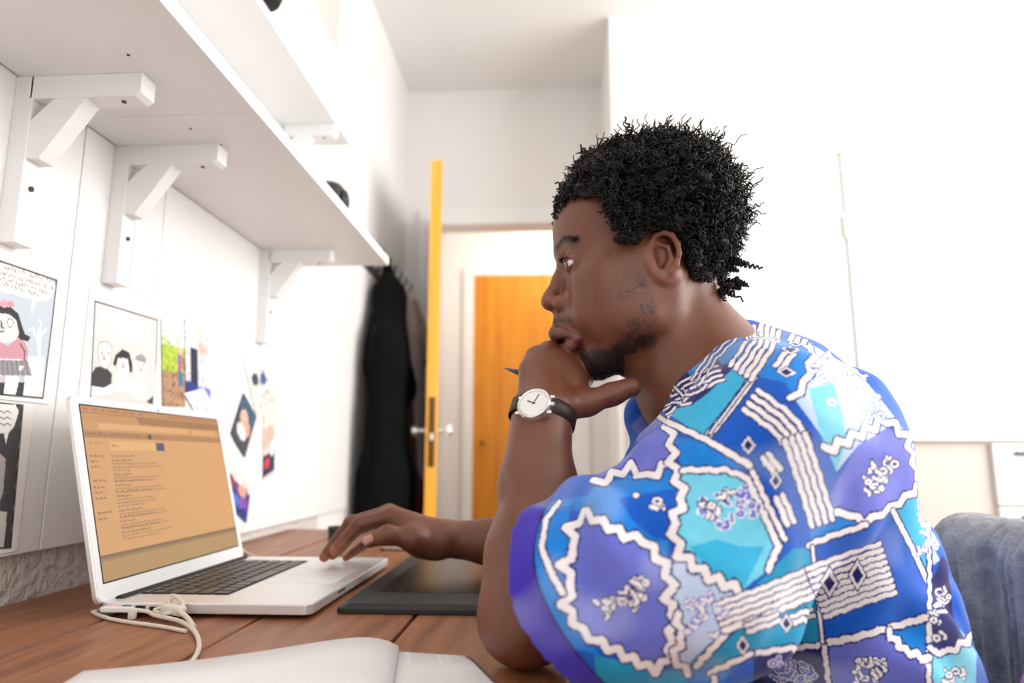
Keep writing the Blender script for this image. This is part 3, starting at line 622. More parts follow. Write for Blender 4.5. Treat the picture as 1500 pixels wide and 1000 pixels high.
# ================================================================== the tunic
def nrm(v): v = np.asarray(v, float); return v/np.linalg.norm(v)
SL = V3(0.185, 0.605, 0.200)                  # near shoulder
HC = V3(0.012, 0.588, 0.074)                  # middle of the near sleeve opening
HN = nrm((-0.80, 0.45, -0.40))                # its plane faces away from the lens
HC_R = V3(0.105, 1.085, 0.07); HN_R = nrm((-0.7, 0.1, -0.7))
shirt = Soft()
shirt.ell((0.252, 0.80, 0.10), (0.112, 0.178, 0.19), np.array([[math.cos(.3), 0, math.sin(.3)], [0, 1, 0], [-math.sin(.3), 0, math.cos(.3)]]), 0.05)
shirt.ell((0.295, 0.79, -0.13), (0.13, 0.175, 0.26), None, 0.08)
shirt.limb((0.225, 0.81, 0.265), SL+V3(0.015, 0.02, 0.0), 0.064, 0.072, 0.05); shirt.limb((0.225, 0.81, 0.265), SH_R+V3(0, -0.02, 0), 0.064, 0.07, 0.05)
shirt.limb((0.245, 0.70, 0.19), (0.245, 0.90, 0.19), 0.088, 0.088, 0.06)
shirt.limb((0.20, 0.755, 0.255), (0.125, 0.715, 0.185), 0.045, 0.04, 0.03); shirt.limb((0.18, 0.89, 0.235), (0.125, 0.86, 0.17), 0.045, 0.04, 0.03); shirt.limb((0.175, 0.905, 0.262), (0.125, 0.895, 0.235), 0.036, 0.036, 0.03)
shirt.chain([SL, (SL+HC)/2+V3(0.012, -0.012, -0.016), HC+V3(-0.06, -0.008, -0.02)], [0.074, 0.070, 0.072], 0.025)
shirt.limb(SL+V3(0.03, 0.02, -0.06), (SL+HC)/2+V3(0.028, -0.005, -0.058), 0.055, 0.062, 0.035); shirt.limb((SL+HC)/2+V3(0.028, -0.005, -0.058), HC+V3(0.05, -0.01, -0.03), 0.06, 0.05, 0.04)          # slack cloth under the arm
shirt.chain([SH_R, (SH_R+HC_R)/2, HC_R+V3(-0.02, 0, -0.02)], [0.07, 0.07, 0.066], 0.04)
_ax = nrm(HC-SL)
def fold(P):
    q = P-SL; t = q@_ax; w = vnoise(np.stack([P[:, 0]*9+P[:, 2]*7, P[:, 1]*16, (P[:, 2]-P[:, 0])*20], 1), 1.0, 21)-0.5
    w2 = vnoise(P*np.array([14, 22, 30]), 1.0, 22)-0.5
    # long pulls from the shoulder to the hem and short buckles across the sleeve
    ar = np.arctan2(q[:, 2]-q[:, 0]*0.8, -(q[:, 1])+0.02); st = np.sin(ar*7+t*14+5*vnoise(P*8, 1.0, 23))*sstep(0.02, 0.12, t)
    bk = np.sin(t*95+8*vnoise(P*11, 1.0, 24))*sstep(0.09, 0.2, t)*sstep(0.45, 0.7, vnoise(P*13, 1.0, 25))
    tb = np.sin((P[:, 0]*0.5+P[:, 2])*75+9*vnoise(P*7, 1.0, 26))*sstep(0.22, 0.3, P[:, 0])*sstep(0.42, 0.66, vnoise(P*9, 1.0, 27))
    hf_ = 0.25+0.75*sstep(0.0, 0.05, -((P-HC)@HN))
    return hf_*(-(0.017*w+0.010*w2)-0.0030*st-0.0042*bk-0.0055*tb)
shirt.func(fold, (-0.2, 0.4, -0.45), (0.6, 1.25, 0.4), 0.01, '~')
def crease(a, b, r): shirt.limb(a, b, r, r*0.4, 0.016, '-')
# deep folds running from the armpit and across the sleeve
shirt.chain([(0.262, 0.548, 0.19), (0.238, 0.54, 0.145), (0.190, 0.528, 0.075), (0.150, 0.515, 0.01)], [0.008, 0.016, 0.02, 0.02], 0.014, '-')
crease((0.155, 0.512, 0.27), (0.075, 0.50, 0.135), 0.007); crease((0.335, 0.60, 0.17), (0.42, 0.62, 0.02), 0.010); crease((0.30, 0.58, 0.03), (0.40, 0.60, -0.10), 0.009)
# sleeve openings, neck opening, bottom
def cut(c, n, lo, hi): shirt.func(lambda P: -((P-c)@n), lo, hi, 0.002, '-')
cut(HC, HN, HC-V3(0.16, 0.17, 0.15), HC+V3(0.02+0.03, 0.17, 0.16)); cut(HC_R, HN_R, HC_R-V3(0.16, 0.15, 0.15), HC_R+V3(0.05, 0.15, 0.15))
mid_ = (SL+HC)/2
shirt.chain([mid_+V3(-0.02, 0.0, -0.02), HC+V3(-0.07, -0.008, -0.024)], [0.055, 0.0675], 0.004, '-')
shirt.chain([(SH_R+HC_R)/2, HC_R+V3(-0.05, 0, -0.05)], [0.06, 0.064], 0.004, '-')
NDIR = nrm(hp(-28, 0, -35)-NB)
shirt.limb(NB+V3(-0.012, 0, -0.02), NB+V3(-0.012, 0, -0.02)+NDIR*0.16, 0.066, 0.073, 0.006, '-')
shirt.limb(NB+V3(-0.03, 0, -0.0), NB+V3(-0.12, 0, 0.03), 0.045, 0.05, 0.008, '-')
shirt.func(lambda P: P[:, 2]+0.31, (-0.2, 0.4, -0.6), (0.7, 1.3, -0.30), 0.01, '-')
SV, SQ = shirt.mesh(0.0042, 12)
SV = smooth_mesh(SV, SQ, 4, 0.5)
SV0, SQ0 = SV, SQ
_vw = nrm(CPOS-V3(0.2, 0.6, 0.1)); FC_ = SV[SQ].mean(1); FN_ = normals(SV, SQ)[SQ].mean(1)
SV, SQ = subdivide_part(SV, SQ, (FN_@_vw > -0.35) & (FC_[:, 2] > -0.12))
SN = normals(SV, SQ)
FC_ = SV[SQ].mean(1); FN_ = SN[SQ].mean(1)
SV, SQ = subdivide_part(SV, SQ, (FN_@nrm(CPOS-V3(0.2, 0.6, 0.1)) > 0.12) & (FC_[:, 2] > -0.05))
scol = np.tile(np.array(srgb(20, 100, 200)), (len(SV), 1))

# ---- the print: patches, zigzag borders, striped bands and diamonds, laid flat on the cloth's side
from mathutils.bvhtree import BVHTree
_bvh = BVHTree.FromPolygons(SV0.tolist(), SQ0.tolist())
PD = nrm(ray(1090, 760)); PA = nrm(np.cross(PD, (0, 0, 1))); PB = np.cross(PD, PA); PS = 1650.0
def ab(P): return np.stack([P@PA, P@PB], -1)*PS
_vc = Vector(CPOS)
def px_ab(pts):
    out = []
    for x, y in pts:
        d = ray(x, y); hit = _bvh.ray_cast(_vc, Vector(d).normalized())[0]
        out.append(np.array(hit) if hit is not None else ony(x, y, 0.62))
    return ab(np.array(out))
SAB = ab(SV)
C_ = dict(royal=srgb(4, 88, 196), blue=srgb(4, 126, 216), cyan=srgb(52, 178, 224), aqua=srgb(112, 205, 232), teal=srgb(20, 150, 196), peri=srgb(104, 112, 206), navy=srgb(26, 26, 104), white=srgb(240, 236, 240), pale=srgb(190, 210, 242), violet=srgb(62, 44, 170))
C_ = {k_: np.array(v) for k_, v in C_.items()}
scol = np.tile(C_['royal'], (len(SV), 1))
def inside(poly, pts):
    r = np.zeros(len(pts), bool); x, y = pts.T; n = len(poly)
    for i in range(n):
        x0, y0 = poly[i]; x1, y1 = poly[(i+1) % n]
        if y0 == y1: continue
        r ^= ((y0 > y) != (y1 > y)) & (x < (x1-x0)*(y-y0)/(y1-y0)+x0)
    return r
def box_of(p, pad): return np.where((SAB[:, 0] > p[:, 0].min()-pad) & (SAB[:, 0] < p[:, 0].max()+pad) & (SAB[:, 1] > p[:, 1].min()-pad) & (SAB[:, 1] < p[:, 1].max()+pad))[0]
def dens(pts, step=6, closed=False):
    pts = [np.array(p, float) for p in pts]; pts = pts+[pts[0]] if closed else pts; out = []
    for a, b in zip(pts[:-1], pts[1:]):
        n = max(1, int(np.linalg.norm(b-a)/step)); out += [a+(b-a)*i/n for i in range(n)]
    return np.array(out+[pts[-1]])
def fill(pts, c):
    p = px_ab(dens(pts, 12, True)); ix = box_of(p, 2); m = inside(p, SAB[ix]); scol[ix[m]] = C_[c]
def dline(ix, p):
    d = np.full(len(ix), 1e9); q = SAB[ix]
    for a, b in zip(p[:-1], p[1:]):
        v = b-a; l2 = v@v
        if l2 < 1e-9: continue
        w = q-a; t = np.clip((w@v)/l2, 0, 1); w = w-t[:, None]*v; d = np.minimum(d, (w*w).sum(1))
    return np.sqrt(d)
def stroke(p, w, c='white', edge=2.2, ec='navy'):
    ix = box_of(p, w+edge+2); d = dline(ix, p)
    if edge: scol[ix[d < w/2+edge]] = C_[ec]
    scol[ix[d < w/2]] = C_[c]
def zig(pts, amp=6, per=22, w=9, closed=False):
    p = dens(pts, per/2, closed); t = np.gradient(p, axis=0); n = np.stack([-t[:, 1], t[:, 0]], 1); n /= np.linalg.norm(n, axis=1)[:, None]+1e-9
    p = p+n*(amp*((np.arange(len(p)) % 2)*2-1))[:, None]; stroke(px_ab(p), w)
def line(pts, w=7, wav=1.2):
    p = dens(pts, 6); p = p+np.stack([np.sin(np.arange(len(p))*2.2), np.cos(np.arange(len(p))*1.7)], 1)*wav; stroke(px_ab(p), w)
def band(pts, width, n, w=6.5, back='navy'):
    """n parallel white stripes along a centre line"""
    p = dens(pts, 7); t = np.gradient(p, axis=0); nn = np.stack([-t[:, 1], t[:, 0]], 1); nn /= np.linalg.norm(nn, axis=1)[:, None]+1e-9
    for i in range(n):
        o_ = (i-(n-1)/2)*width/n; q = p+nn*(o_+1.1*np.sin(np.arange(len(p))*1.9))[:, None]; stroke(px_ab(q), min(w, width/n-2.4), 'white', 1.8)
def diamond(cx, cy, rx, ry, tilt=0.2):
    for k_, c in ((1.0, 'navy'), (0.86, 'white'), (0.55, 'navy')):
        fill([(cx-rx*k_, cy+tilt*-rx*k_*0.3), (cx, cy-ry*k_), (cx+rx*k_, cy+tilt*rx*k_*0.3), (cx, cy+ry*k_)], c)
_mr = np.random.default_rng(5)
def motif(cx, cy, rx, ry, n=12, ang=0.0, c='white', e='navy'):
    ca, sa = math.cos(ang), math.sin(ang)
    for i in range(n):
        a_, b_ = _mr.uniform(-1, 1), _mr.uniform(-1, 1)*0.8; x, y = a_*rx, b_*ry; x, y = cx+x*ca-y*sa, cy+x*sa+y*ca; r_ = _mr.uniform(3, 6); th = _mr.uniform(0, 3.14); L__ = _mr.uniform(3, 9)
        if i % 3: stroke(px_ab(dens([(x-L__*math.cos(th), y-L__*math.sin(th)), (x+2, y+2), (x+L__*math.cos(th+0.7), y+L__*math.sin(th+0.7))], 4)), _mr.uniform(3.4, 5.5), c, 1.3, e)
        else:
            q = [(x+r_*math.cos(k_), y+r_*0.8*math.sin(k_)) for k_ in np.linspace(0, 6.28, 9)]; stroke(px_ab(np.array(q)), 3.2, c, 1.4, e)
# near sleeve
fill([(800, 735), (862, 725), (880, 700), (925, 683), (984, 676), (1002, 730), (984, 766), (975, 828), (945, 791), (858, 752)], 'blue')
fill([(905, 730), (990, 715), (984, 790), (960, 790), (930, 765)], 'royal')
fill([(870, 715), (900, 655), (940, 605), (960, 608), (985, 640), (984, 676), (948, 701), (923, 683), (880, 705)], 'peri')
fill([(790, 740), (835, 745), (833, 773), (844, 802), (824, 827), (840, 856), (826, 885), (851, 924), (880, 960), (840, 950), (790, 880), (770, 800)], 'blue')
PER = [(858, 752), (916, 784), (945, 791), (973, 827), (984, 856), (977, 877), (988, 899), (981, 939), (984, 964), (959, 982), (916, 960), (880, 942), (851, 924), (826, 885), (840, 856), (824, 827), (844, 802), (833, 773)]
fill(PER, 'peri')
fill([(984, 685), (1060, 685), (1095, 700), (1115, 740), (1140, 800), (1125, 835), (1085, 865), (1040, 845), (1000, 812), (990, 760), (1002, 730)], 'aqua')
fill([(1010, 800), (1050, 790), (1085, 800), (1120, 800), (1090, 860), (1040, 840)], 'cyan')
fill([(985, 815), (1040, 845), (1085, 865), (1060, 930), (1010, 975), (985, 965), (988, 899)], 'pale')
fill([(1010, 970), (1060, 925), (1085, 880), (1110, 900), (1060, 1000), (1000, 1000)], 'blue')
fill([(900, 965), (960, 985), (1010, 975), (1000, 1040), (880, 1040), (870, 960)], 'teal')
fill([(985, 640), (1035, 645), (1100, 681), (1065, 690), (1000, 688)], 'blue')
fill([(1098, 549), (1150, 560), (1195, 620), (1215, 720), (1185, 790), (1150, 800), (1115, 730), (1098, 681), (1035, 641)], 'royal')
fill([(1071, 539), (1104, 549), (1035, 641), (975, 604), (1015, 592), (1038, 575)], 'cyan')
fill([(955, 600), (1000, 545), (1040, 520), (1075, 538), (1038, 575), (1015, 592), (975, 604)], 'navy')
fill([(1000, 545), (1060, 480), (1100, 455), (1125, 470), (1090, 545), (1070, 539), (1040, 520)], 'blue')
# shoulder and back
fill([(1125, 455), (1190, 470), (1195, 530), (1170, 590), (1150, 560), (1095, 548)], 'blue')
fill([(1190, 460), (1270, 560), (1310, 610), (1299, 626), (1257, 652), (1226, 690), (1205, 640), (1165, 585), (1190, 530)], 'pale')
fill([(1185, 570), (1220, 560), (1235, 610), (1240, 650), (1225, 690), (1200, 630)], 'aqua')
fill([(1299, 626), (1325, 640), (1349, 710), (1305, 740), (1266, 762), (1244, 749), (1205, 748), (1226, 705), (1257, 652)], 'peri')
fill([(1310, 610), (1345, 660), (1400, 800), (1365, 830), (1349, 710), (1325, 640)], 'pale')
fill([(1190, 755), (1244, 752), (1266, 765), (1305, 745), (1345, 860), (1358, 920), (1300, 918), (1205, 940)], 'royal')
fill([(1190, 755), (1244, 752), (1266, 768), (1215, 785), (1185, 795)], 'blue')
fill([(1310, 745), (1349, 715), (1362, 780), (1360, 845), (1330, 800)], 'cyan')
fill([(1085, 880), (1160, 805), (1190, 800), (1205, 940), (1110, 955), (1040, 985), (1050, 930)], 'teal')
fill([(1105, 960), (1210, 945), (1225, 1050), (1100, 1050)], 'navy')
fill([(1212, 948), (1300, 925), (1325, 952), (1360, 965), (1362, 1050), (1220, 1050)], 'peri')
fill([(1300, 925), (1358, 905), (1360, 965), (1325, 952)], 'blue')
fill([(1362, 860), (1385, 800), (1425, 840), (1430, 930), (1385, 955), (1362, 950)], 'navy')
fill([(1362, 950), (1385, 955), (1430, 930), (1430, 1050), (1362, 1050)], 'aqua')
# zigzag borders and lines
zig(PER, 5, 24, 9, True)
zig([(872, 708), (923, 683), (948, 700), (984, 676)], 6, 26, 9); zig([(975, 610), (985, 650), (984, 676), (1002, 730), (984, 766), (996, 812), (1040, 845), (1085, 865)], 6, 24, 9)
line([(819, 735), (800, 760), (793, 802), (808, 840), (824, 868)], 7, 0.5)
line([(1000, 688), (1065, 688), (1095, 700), (1112, 735), (1140, 800), (1125, 835)], 7); line([(1098, 681), (1118, 725), (1150, 790)], 6)
line([(1104, 552), (1070, 598), (1035, 641)], 9, 0.6); line([(962, 610), (1000, 628), (1035, 644), (1098, 681)], 8, 0.6); line([(1096, 560), (1060, 608), (1040, 634)], 2.5, 0.3)
zig([(990, 900), (1000, 935), (985, 965), (1010, 985)], 4, 20, 8)
line([(1020, 975), (1062, 930), (1100, 880)], 7)
zig([(1188, 462), (1192, 520), (1180, 560), (1160, 585)], 4, 26, 8)
zig([(1210, 660), (1250, 640), (1299, 614), (1330, 640), (1348, 700)], 6, 22, 9)
zig([(1195, 752), (1244, 752), (1266, 766), (1305, 744), (1349, 712)], 3, 26, 9)
line([(1185, 798), (1215, 786), (1270, 768)], 7); line([(1308, 748), (1335, 800), (1358, 850)], 8, 0.5); line([(1358, 700), (1362, 850), (1360, 1040)], 6)
line([(1205, 943), (1250, 934), (1300, 920), (1358, 904)], 9); zig([(1300, 925), (1325, 952), (1360, 966)], 4, 18, 8); line([(1100, 958), (1150, 950), (1207, 944)], 7); line([(1207, 944), (1218, 1040)], 6)
line([(1190, 800), (1205, 940)], 4, 0.3); zig([(1362, 952), (1390, 955), (1425, 932)], 4, 20, 8); line([(1040, 985), (1100, 958)], 7); line([(1046, 990), (1050, 1040)], 6)
# striped bands
band([(1100, 585), (1145, 618), (1170, 650)], 46, 4); band([(1165, 640), (1185, 700), (1205, 765)], 42, 4)
band([(1130, 462), (1112, 505), (1085, 545)], 46, 5, 7); band([(970, 598), (1010, 565), (1055, 545)], 30, 4, 5); band([(1018, 560), (1045, 520), (1075, 490)], 20, 3, 5)
band([(1055, 905), (1120, 882), (1195, 850)], 48, 5, 7.5); band([(1196, 868), (1250, 848), (1300, 832)], 84, 9, 6.5)
band([(1140, 538), (1158, 515)], 20, 2, 7); band([(1160, 500), (1170, 482)], 18, 2, 6); band([(1122, 668), (1138, 690)], 20, 2, 7); band([(1142, 728), (1158, 765)], 20, 2, 7); band([(1095, 920), (1140, 905)], 18, 2, 6); band([(1160, 908), (1190, 896)], 18, 2, 6)
for d_ in ((1096, 652, 12, 16), (1136, 704, 11, 15), (1152, 545, 17, 9), (1158, 512, 15, 8), (1172, 478, 13, 9), (1215, 853, 15, 26), (1256, 842, 15, 26), (1088, 945, 11, 17), (1152, 913, 11, 16), (1000, 575, 8, 11)): diamond(*d_)
line([(1075, 480), (1100, 462), (1140, 470)], 4, 1.5); line([(1085, 470), (1120, 458), (1150, 468)], 3.5, 1.5)
line([(960, 590), (985, 570), (1010, 580), (1035, 565)], 4, 2); line([(955, 604), (980, 590), (1010, 592)], 4, 2)
# figures printed inside the patches
motif(914, 876, 42, 22, 26, -0.45); motif(1066, 745, 40, 30, 24, -0.4, 'peri', 'white'); motif(1058, 740, 30, 18, 10, -0.4); motif(1035, 900, 28, 38, 16, 0, 'white', 'peri'); motif(1288, 695, 16, 42, 24, 0.35)
motif(1270, 985, 26, 24, 20, 0); motif(1165, 985, 38, 22, 20, 0.1, 'peri', 'white'); motif(1378, 900, 10, 44, 18, 0.1); motif(1225, 540, 34, 50, 22, -0.5, 'white', 'peri'); motif(1275, 600, 20, 26, 10, -0.5, 'white', 'peri'); motif(1365, 770, 14, 50, 16, 0.2, 'white', 'peri'); motif(950, 735, 22, 8, 5, 0.2); motif(1395, 990, 18, 20, 10, 0, 'white', 'navy')
# violet hem and faded dye
hd = -((SV-HC)@HN); hem = (hd < 0.024) & (np.linalg.norm(SV-HC, axis=1) < 0.16); scol[hem] = C_['violet']; scol[(hd < 0.0255) & (hd > 0.0235) & (np.linalg.norm(SV-HC, axis=1) < 0.16)] = C_['navy']
hd2 = -((SV-HC_R)@HN_R); scol[(hd2 < 0.024) & (np.linalg.norm(SV-HC_R, axis=1) < 0.16)] = C_['violet']
fd = vnoise(SV, 40, 41)*0.6+vnoise(SV, 150, 42)*0.4
scol = scol*(0.86+0.28*fd)[:, None]; scol = scol+(np.array((0.75, 0.85, 0.95))-scol)*(0.16*sstep(0.5, 0.8, vnoise(SV, 28, 43)))[:, None]

M['tunic'] = mat('printed_cotton', (0.1, 0.2, 0.6), 0.75, attr='Col', bump=(500, 0.15, 0.0006), sheen=0.15, spec=0.25)
tunic = under(mesh_obj('tunic', SV, SQ, M['tunic'], None, True, scol)); tunic['label'] = 'loose blue, violet and white patterned cotton tunic with violet sleeve hem'
print('MESH body', len(BV), 'tunic', len(SV))
# ================================================================== hair, brows, lashes, beard
M['hair'] = mat('black_curly_hair', (0.0085, 0.007, 0.0065), 0.5, spec=0.32)
def hairline_ok(f, l, u):
    al = np.abs(l)
    # forehead line, drawn back at the temples, down the sideburn, round the ear to the nape
    fr = np.interp(al, [0, 25, 45, 58, 66, 80], [80, 79, 56, 40, 30, 27])
    lim = np.interp(f, [-120, -70, -42, -36, -30, 2, 14, 20, 34, 40, 120], [-56, -50, -32, -12, 30, 33, 24, 20, 20, 60, 60])
    lim = np.where(f > fr-14, np.maximum(lim, np.interp(al, [0, 45, 60, 80], [70, 66, 40, 16])), lim)
    return (f < fr) & (u > lim)
def skull_at(dirs):
    """surface of the skull in head coordinates along unit directions from its middle"""
    t = np.linalg.norm(dirs/np.array([97, 75, 90.]), axis=1); return V3(-5, 0, 46)+dirs/t[:, None]
# soft bumpy mass the curls grow out of
cap = Soft()
dirs = rng.normal(size=(1500, 3)); dirs /= np.linalg.norm(dirs, axis=1)[:, None]
sk = skull_at(dirs); okh = hairline_ok(*sk.T); sk = sk[okh]; dd_ = dirs[okh]
def hair_thick(P): # thickness in mm
    f, l, u = P.T; t = 8+25*sstep(-10, 70, u)*sstep(82, 25, f)+17*sstep(10, -60, f)*sstep(-50, 0, u)
    t = t*(0.62+0.8*vnoise(P/1000, 42, 33))
    return t*np.clip(sstep(0, 26, u+55), 0.25, 1)
th_h = hair_thick(sk)
pick = rng.permutation(len(sk))[:640]
for i in pick:
    c = sk[i]+dd_[i]*th_h[i]*rng.uniform(0.05, 0.7); r = rng.uniform(6.5, 10.5)*np.clip(th_h[i]/24, 0.5, 1)
    cap.ell(hp(*c), (r*mm, r*mm, r*mm), None, 3*mm)
CV, CQ = cap.mesh(0.0030, 12)
cn = (vnoise(CV, 170, 31)-0.5)+0.6*(vnoise(CV, 380, 32)-0.5); CN = normals(CV, CQ); CV = CV+CN*(cn*0.006)[:, None]
hair = under(mesh_obj('hair', CV, CQ, M['hair'], None, True)); hair['label'] = 'short black curly afro hair with loose twists'
def coils(roots, dirs, length, radius, turns, tube, n=22, sides=4, taper=0.5):
    """vectorised spiral tubes; all in metres"""
    k = len(roots); t = np.linspace(0, 1, n)
    a = np.cross(dirs, rng.normal(size=(k, 3))); a /= np.linalg.norm(a, axis=1)[:, None]; b = np.cross(dirs, a)
    bend = rng.normal(size=(k, 3))*0.35
    ph = rng.uniform(0, 6.28, k)
    ang = ph[:, None]+2*np.pi*turns[:, None]*t
    rad = radius[:, None]*(0.35+0.65*np.sin(np.pi*np.clip(t*0.9+0.1, 0, 1)))
    C = roots[:, None]+dirs[:, None]*(length[:, None]*t)[..., None]+bend[:, None]*(length[:, None]*t**2*0.7)[..., None]
    P = C+a[:, None]*(rad*np.cos(ang))[..., None]+b[:, None]*(rad*np.sin(ang))[..., None]
    T = np.gradient(P, axis=1); T /= np.linalg.norm(T, axis=2)[..., None]+1e-12
    X = np.cross(T, dirs[:, None]+0.01); X /= np.linalg.norm(X, axis=2)[..., None]+1e-12; Y = np.cross(T, X)
    s = np.arange(sides)*2*np.pi/sides; tr_ = tube[:, None]*(1-taper*t**2)
    R = P[:, :, None]+(X[:, :, None]*np.cos(s)[:, None]+Y[:, :, None]*np.sin(s)[:, None])*tr_[..., None, None]
    base = (np.arange(k)*n*sides)[:, None, None]; i = np.arange(n-1)[None, :, None]; j = np.arange(sides)[None, None]
    q = np.stack([base+i*sides+j, base+i*sides+(j+1) % sides, base+(i+1)*sides+(j+1) % sides, base+(i+1)*sides+j], -1).reshape(-1, 4)
    return R.reshape(-1, 3), q
dirs = rng.normal(size=(12500, 3)); dirs /= np.linalg.norm(dirs, axis=1)[:, None]
sk = skull_at(dirs); okh = hairline_ok(*sk.T); sk = sk[okh]; dd_ = dirs[okh]; th_h = hair_thick(sk)
k = len(sk); dl = dd_+rng.normal(size=(k, 3))*0.42; dl /= np.linalg.norm(dl, axis=1)[:, None]
roots = HO+((sk+dd_*(th_h*rng.uniform(0.35, 0.8, k))[:, None])/1000)@HR; dw = dl@HR
CVs, CQs = coils(roots, dw, th_h*mm*rng.uniform(0.2, 0.5, k), rng.uniform(2.0, 3.8, k)*mm*np.clip(th_h/20, 0.45, 1), rng.uniform(1.6, 3.0, k), rng.uniform(0.8, 1.2, k)*mm, n=14, sides=3, taper=0.3)
o = under(mesh_obj('curls', CVs, CQs, M['hair'], None, True)); o['kind'] = 'stuff'
# the long stray twists that stand off the head
stray = [((62, 30, 100), (0.75, 0.25, 0.55), 34), ((-108, 30, 60), (-0.95, 0.1, 0.42), 42), ((-40, 25, 138), (-0.1, 0.2, 1), 44), ((-80, 20, 122), (-0.55, 0.1, 0.9), 40), ((-95, 10, 108), (-0.8, 0, 0.6), 40),
         ((-20, 30, 140), (0.15, 0.2, 1), 40), ((20, 30, 130), (0.45, 0.2, 0.9), 38), ((36, 25, 124), (0.6, 0.2, 0.8), 36), ((-105, 30, 20), (-1, 0.2, -0.1), 36), ((-100, 35, -10), (-1, 0.2, -0.25), 34),
         ((-92, 35, -30), (-0.8, 0.2, -0.7), 26), ((-80, 40, -42), (-0.7, 0.2, -0.9), 22), ((-60, 25, 134), (-0.3, 0.1, 1), 42), ((50, 20, 118), (0.7, 0, 0.6), 30), ((-110, 10, 85), (-0.9, 0, 0.5), 34)]
rs_, ds_, ls_ = [], [], []
for p_, d_, ln in stray:
    for q in range(5):
        rs_.append(hp(*(np.array(p_)+rng.normal(size=3)*5))); dv = nrm(np.array(d_)+rng.normal(size=3)*(0.12 if q < 2 else 0.4)); ds_.append(dv@HR); ls_.append(ln*mm*rng.uniform(0.5, 0.85 if q else 1.0))
k = len(rs_)
a, b = coils(np.array(rs_), np.array(ds_), np.array(ls_), rng.uniform(2.4, 3.4, k)*mm, rng.uniform(4, 6.5, k), np.full(k, 1.45)*mm, n=52, taper=0.25)
o = under(mesh_obj('twists', a, b, M['hair'], None, True)); o['kind'] = 'stuff'
# short hairs: eyebrows, lashes, beard
def strands(roots, dirs, ln, w, curl=0.3):
    k = len(roots); n = 4; t = np.linspace(0, 1, n)
    side = np.cross(dirs, rng.normal(size=(k, 3))); side /= np.linalg.norm(side, axis=1)[:, None]; up_ = np.cross(side, dirs)
    P = roots[:, None]+dirs[:, None]*(ln[:, None]*t)[..., None]+up_[:, None]*(ln[:, None]*curl*t**2)[..., None]
    wd = w*(1-0.8*t)
    tri = [P+side[:, None]*wd[None, :, None]*np.cos(c)+up_[:, None]*wd[None, :, None]*np.sin(c) for c in (0, 2.094, 4.189)]
    R = np.stack(tri, 2); base = (np.arange(k)*n*3)[:, None, None]; i = np.arange(n-1)[None, :, None]; j = np.arange(3)[None, None]
    q = np.stack([base+i*3+j, base+i*3+(j+1) % 3, base+(i+1)*3+(j+1) % 3, base+(i+1)*3+j], -1).reshape(-1, 4)
    return R.reshape(-1, 3), q
def pick_on_body(wt, n):
    wt = np.clip(wt, 0, None); c = rng.choice(len(BV), n, p=wt/wt.sum()); return c
c = pick_on_body(h*np.exp(-(brow_d/2.6)**2)*(brow_d < 6), 900)
d_ = BN[c]*0.35+np.stack([-HF*0.7+HL*0.5*sg+HU*0.35 for sg in np.sign(l_[c])])+rng.normal(size=(len(c), 3))*0.15; d_ /= np.linalg.norm(d_, axis=1)[:, None]
a, b = strands(BV[c]-BN[c]*0.0004, d_, rng.uniform(4, 7.5, len(c))*mm, 0.00022, 0.15)
o = under(mesh_obj('eyebrows', a, b, M['hair'], None, True)); o['kind'] = 'stuff'
wt = np.clip(chin_*1.3+dense*0.9+0.42*thin*sstep(0.38, 0.62, bb)+0.3*mous, 0, 1)*(1-lipm)
c = pick_on_body(wt**1.15, 7000)
d_ = BN[c]*0.5-np.tile(HU, (len(c), 1))*0.6+rng.normal(size=(len(c), 3))*0.5; d_ /= np.linalg.norm(d_, axis=1)[:, None]
a, b = strands(BV[c]-BN[c]*0.0003, d_, rng.uniform(1.5, 3.6, len(c))*mm*(0.5+0.6*chin_[c]), 0.00027, 0.8)
o = under(mesh_obj('beard', a, b, M['hair'], None, True)); o['kind'] = 'stuff'
ra, da = [], []
for s in (1, -1):
    for i in range(70):
        t = i/69; az = math.radians(-30+85*t)*s; el = math.radians(19-8*abs(t-0.4))
        dv = V3(math.cos(az)*math.cos(el), math.sin(az)*math.cos(el), math.sin(el)); ra.append(hp(*(V3(78, s*33, 26)+dv*14.2))); da.append(nrm(V3(dv[0], dv[1], 0.25+rng.normal()*0.08))@HR)
a, b = strands(np.array(ra), np.array(da), rng.uniform(4.5, 7, len(ra))*mm, 0.00024, 0.35)
o = under(mesh_obj('eyelashes', a, b, M['hair'], None, True)); o['kind'] = 'stuff'
# ================================================================== laptop
def put(o, p): o.parent = p; o.matrix_parent_inverse = Matrix.Translation(p.location).inverted(); return o
def rrect(x0, x1, y0, y1, r, n=6):
    out = []
    for cx, cy, a0 in ((x1-r, y1-r, 0), (x0+r, y1-r, 90), (x0+r, y0+r, 180), (x1-r, y0+r, 270)):
        for i in range(n+1): a = math.radians(a0+90*i/n); out.append((cx+r*math.cos(a), cy+r*math.sin(a)))
    return out
M['alu'] = mat('silver_aluminium', (0.80, 0.795, 0.79), 0.36, 0.55, bump=(900, 0.05, 0.0003))
M['alu_light'] = mat('pale_bezel', (0.83, 0.835, 0.84), 0.4, 0.1)
M['key'] = mat('dark_key', (0.022, 0.019, 0.02), 0.35)
M['rubber'] = mat('black_rubber', (0.012, 0.012, 0.012), 0.6)
M['port'] = mat('port_black', (0.01, 0.01, 0.012), 0.4)
LX0, LX1, LY0, LY1, LT = -0.531, -0.279, 0.803, 1.178, 0.0165
lap = tag(empty('laptop', ((LX0+LX1)/2, (LY0+LY1)/2, 0)), 'open silver laptop with a warm orange web page on its screen', 'laptop')
base = put(B().prism(rrect(LX0, LX1, LY0, LY1, 0.011), 0.0045, LT).build('base', M['alu'], None, bev=0.0016, seg=3), lap)
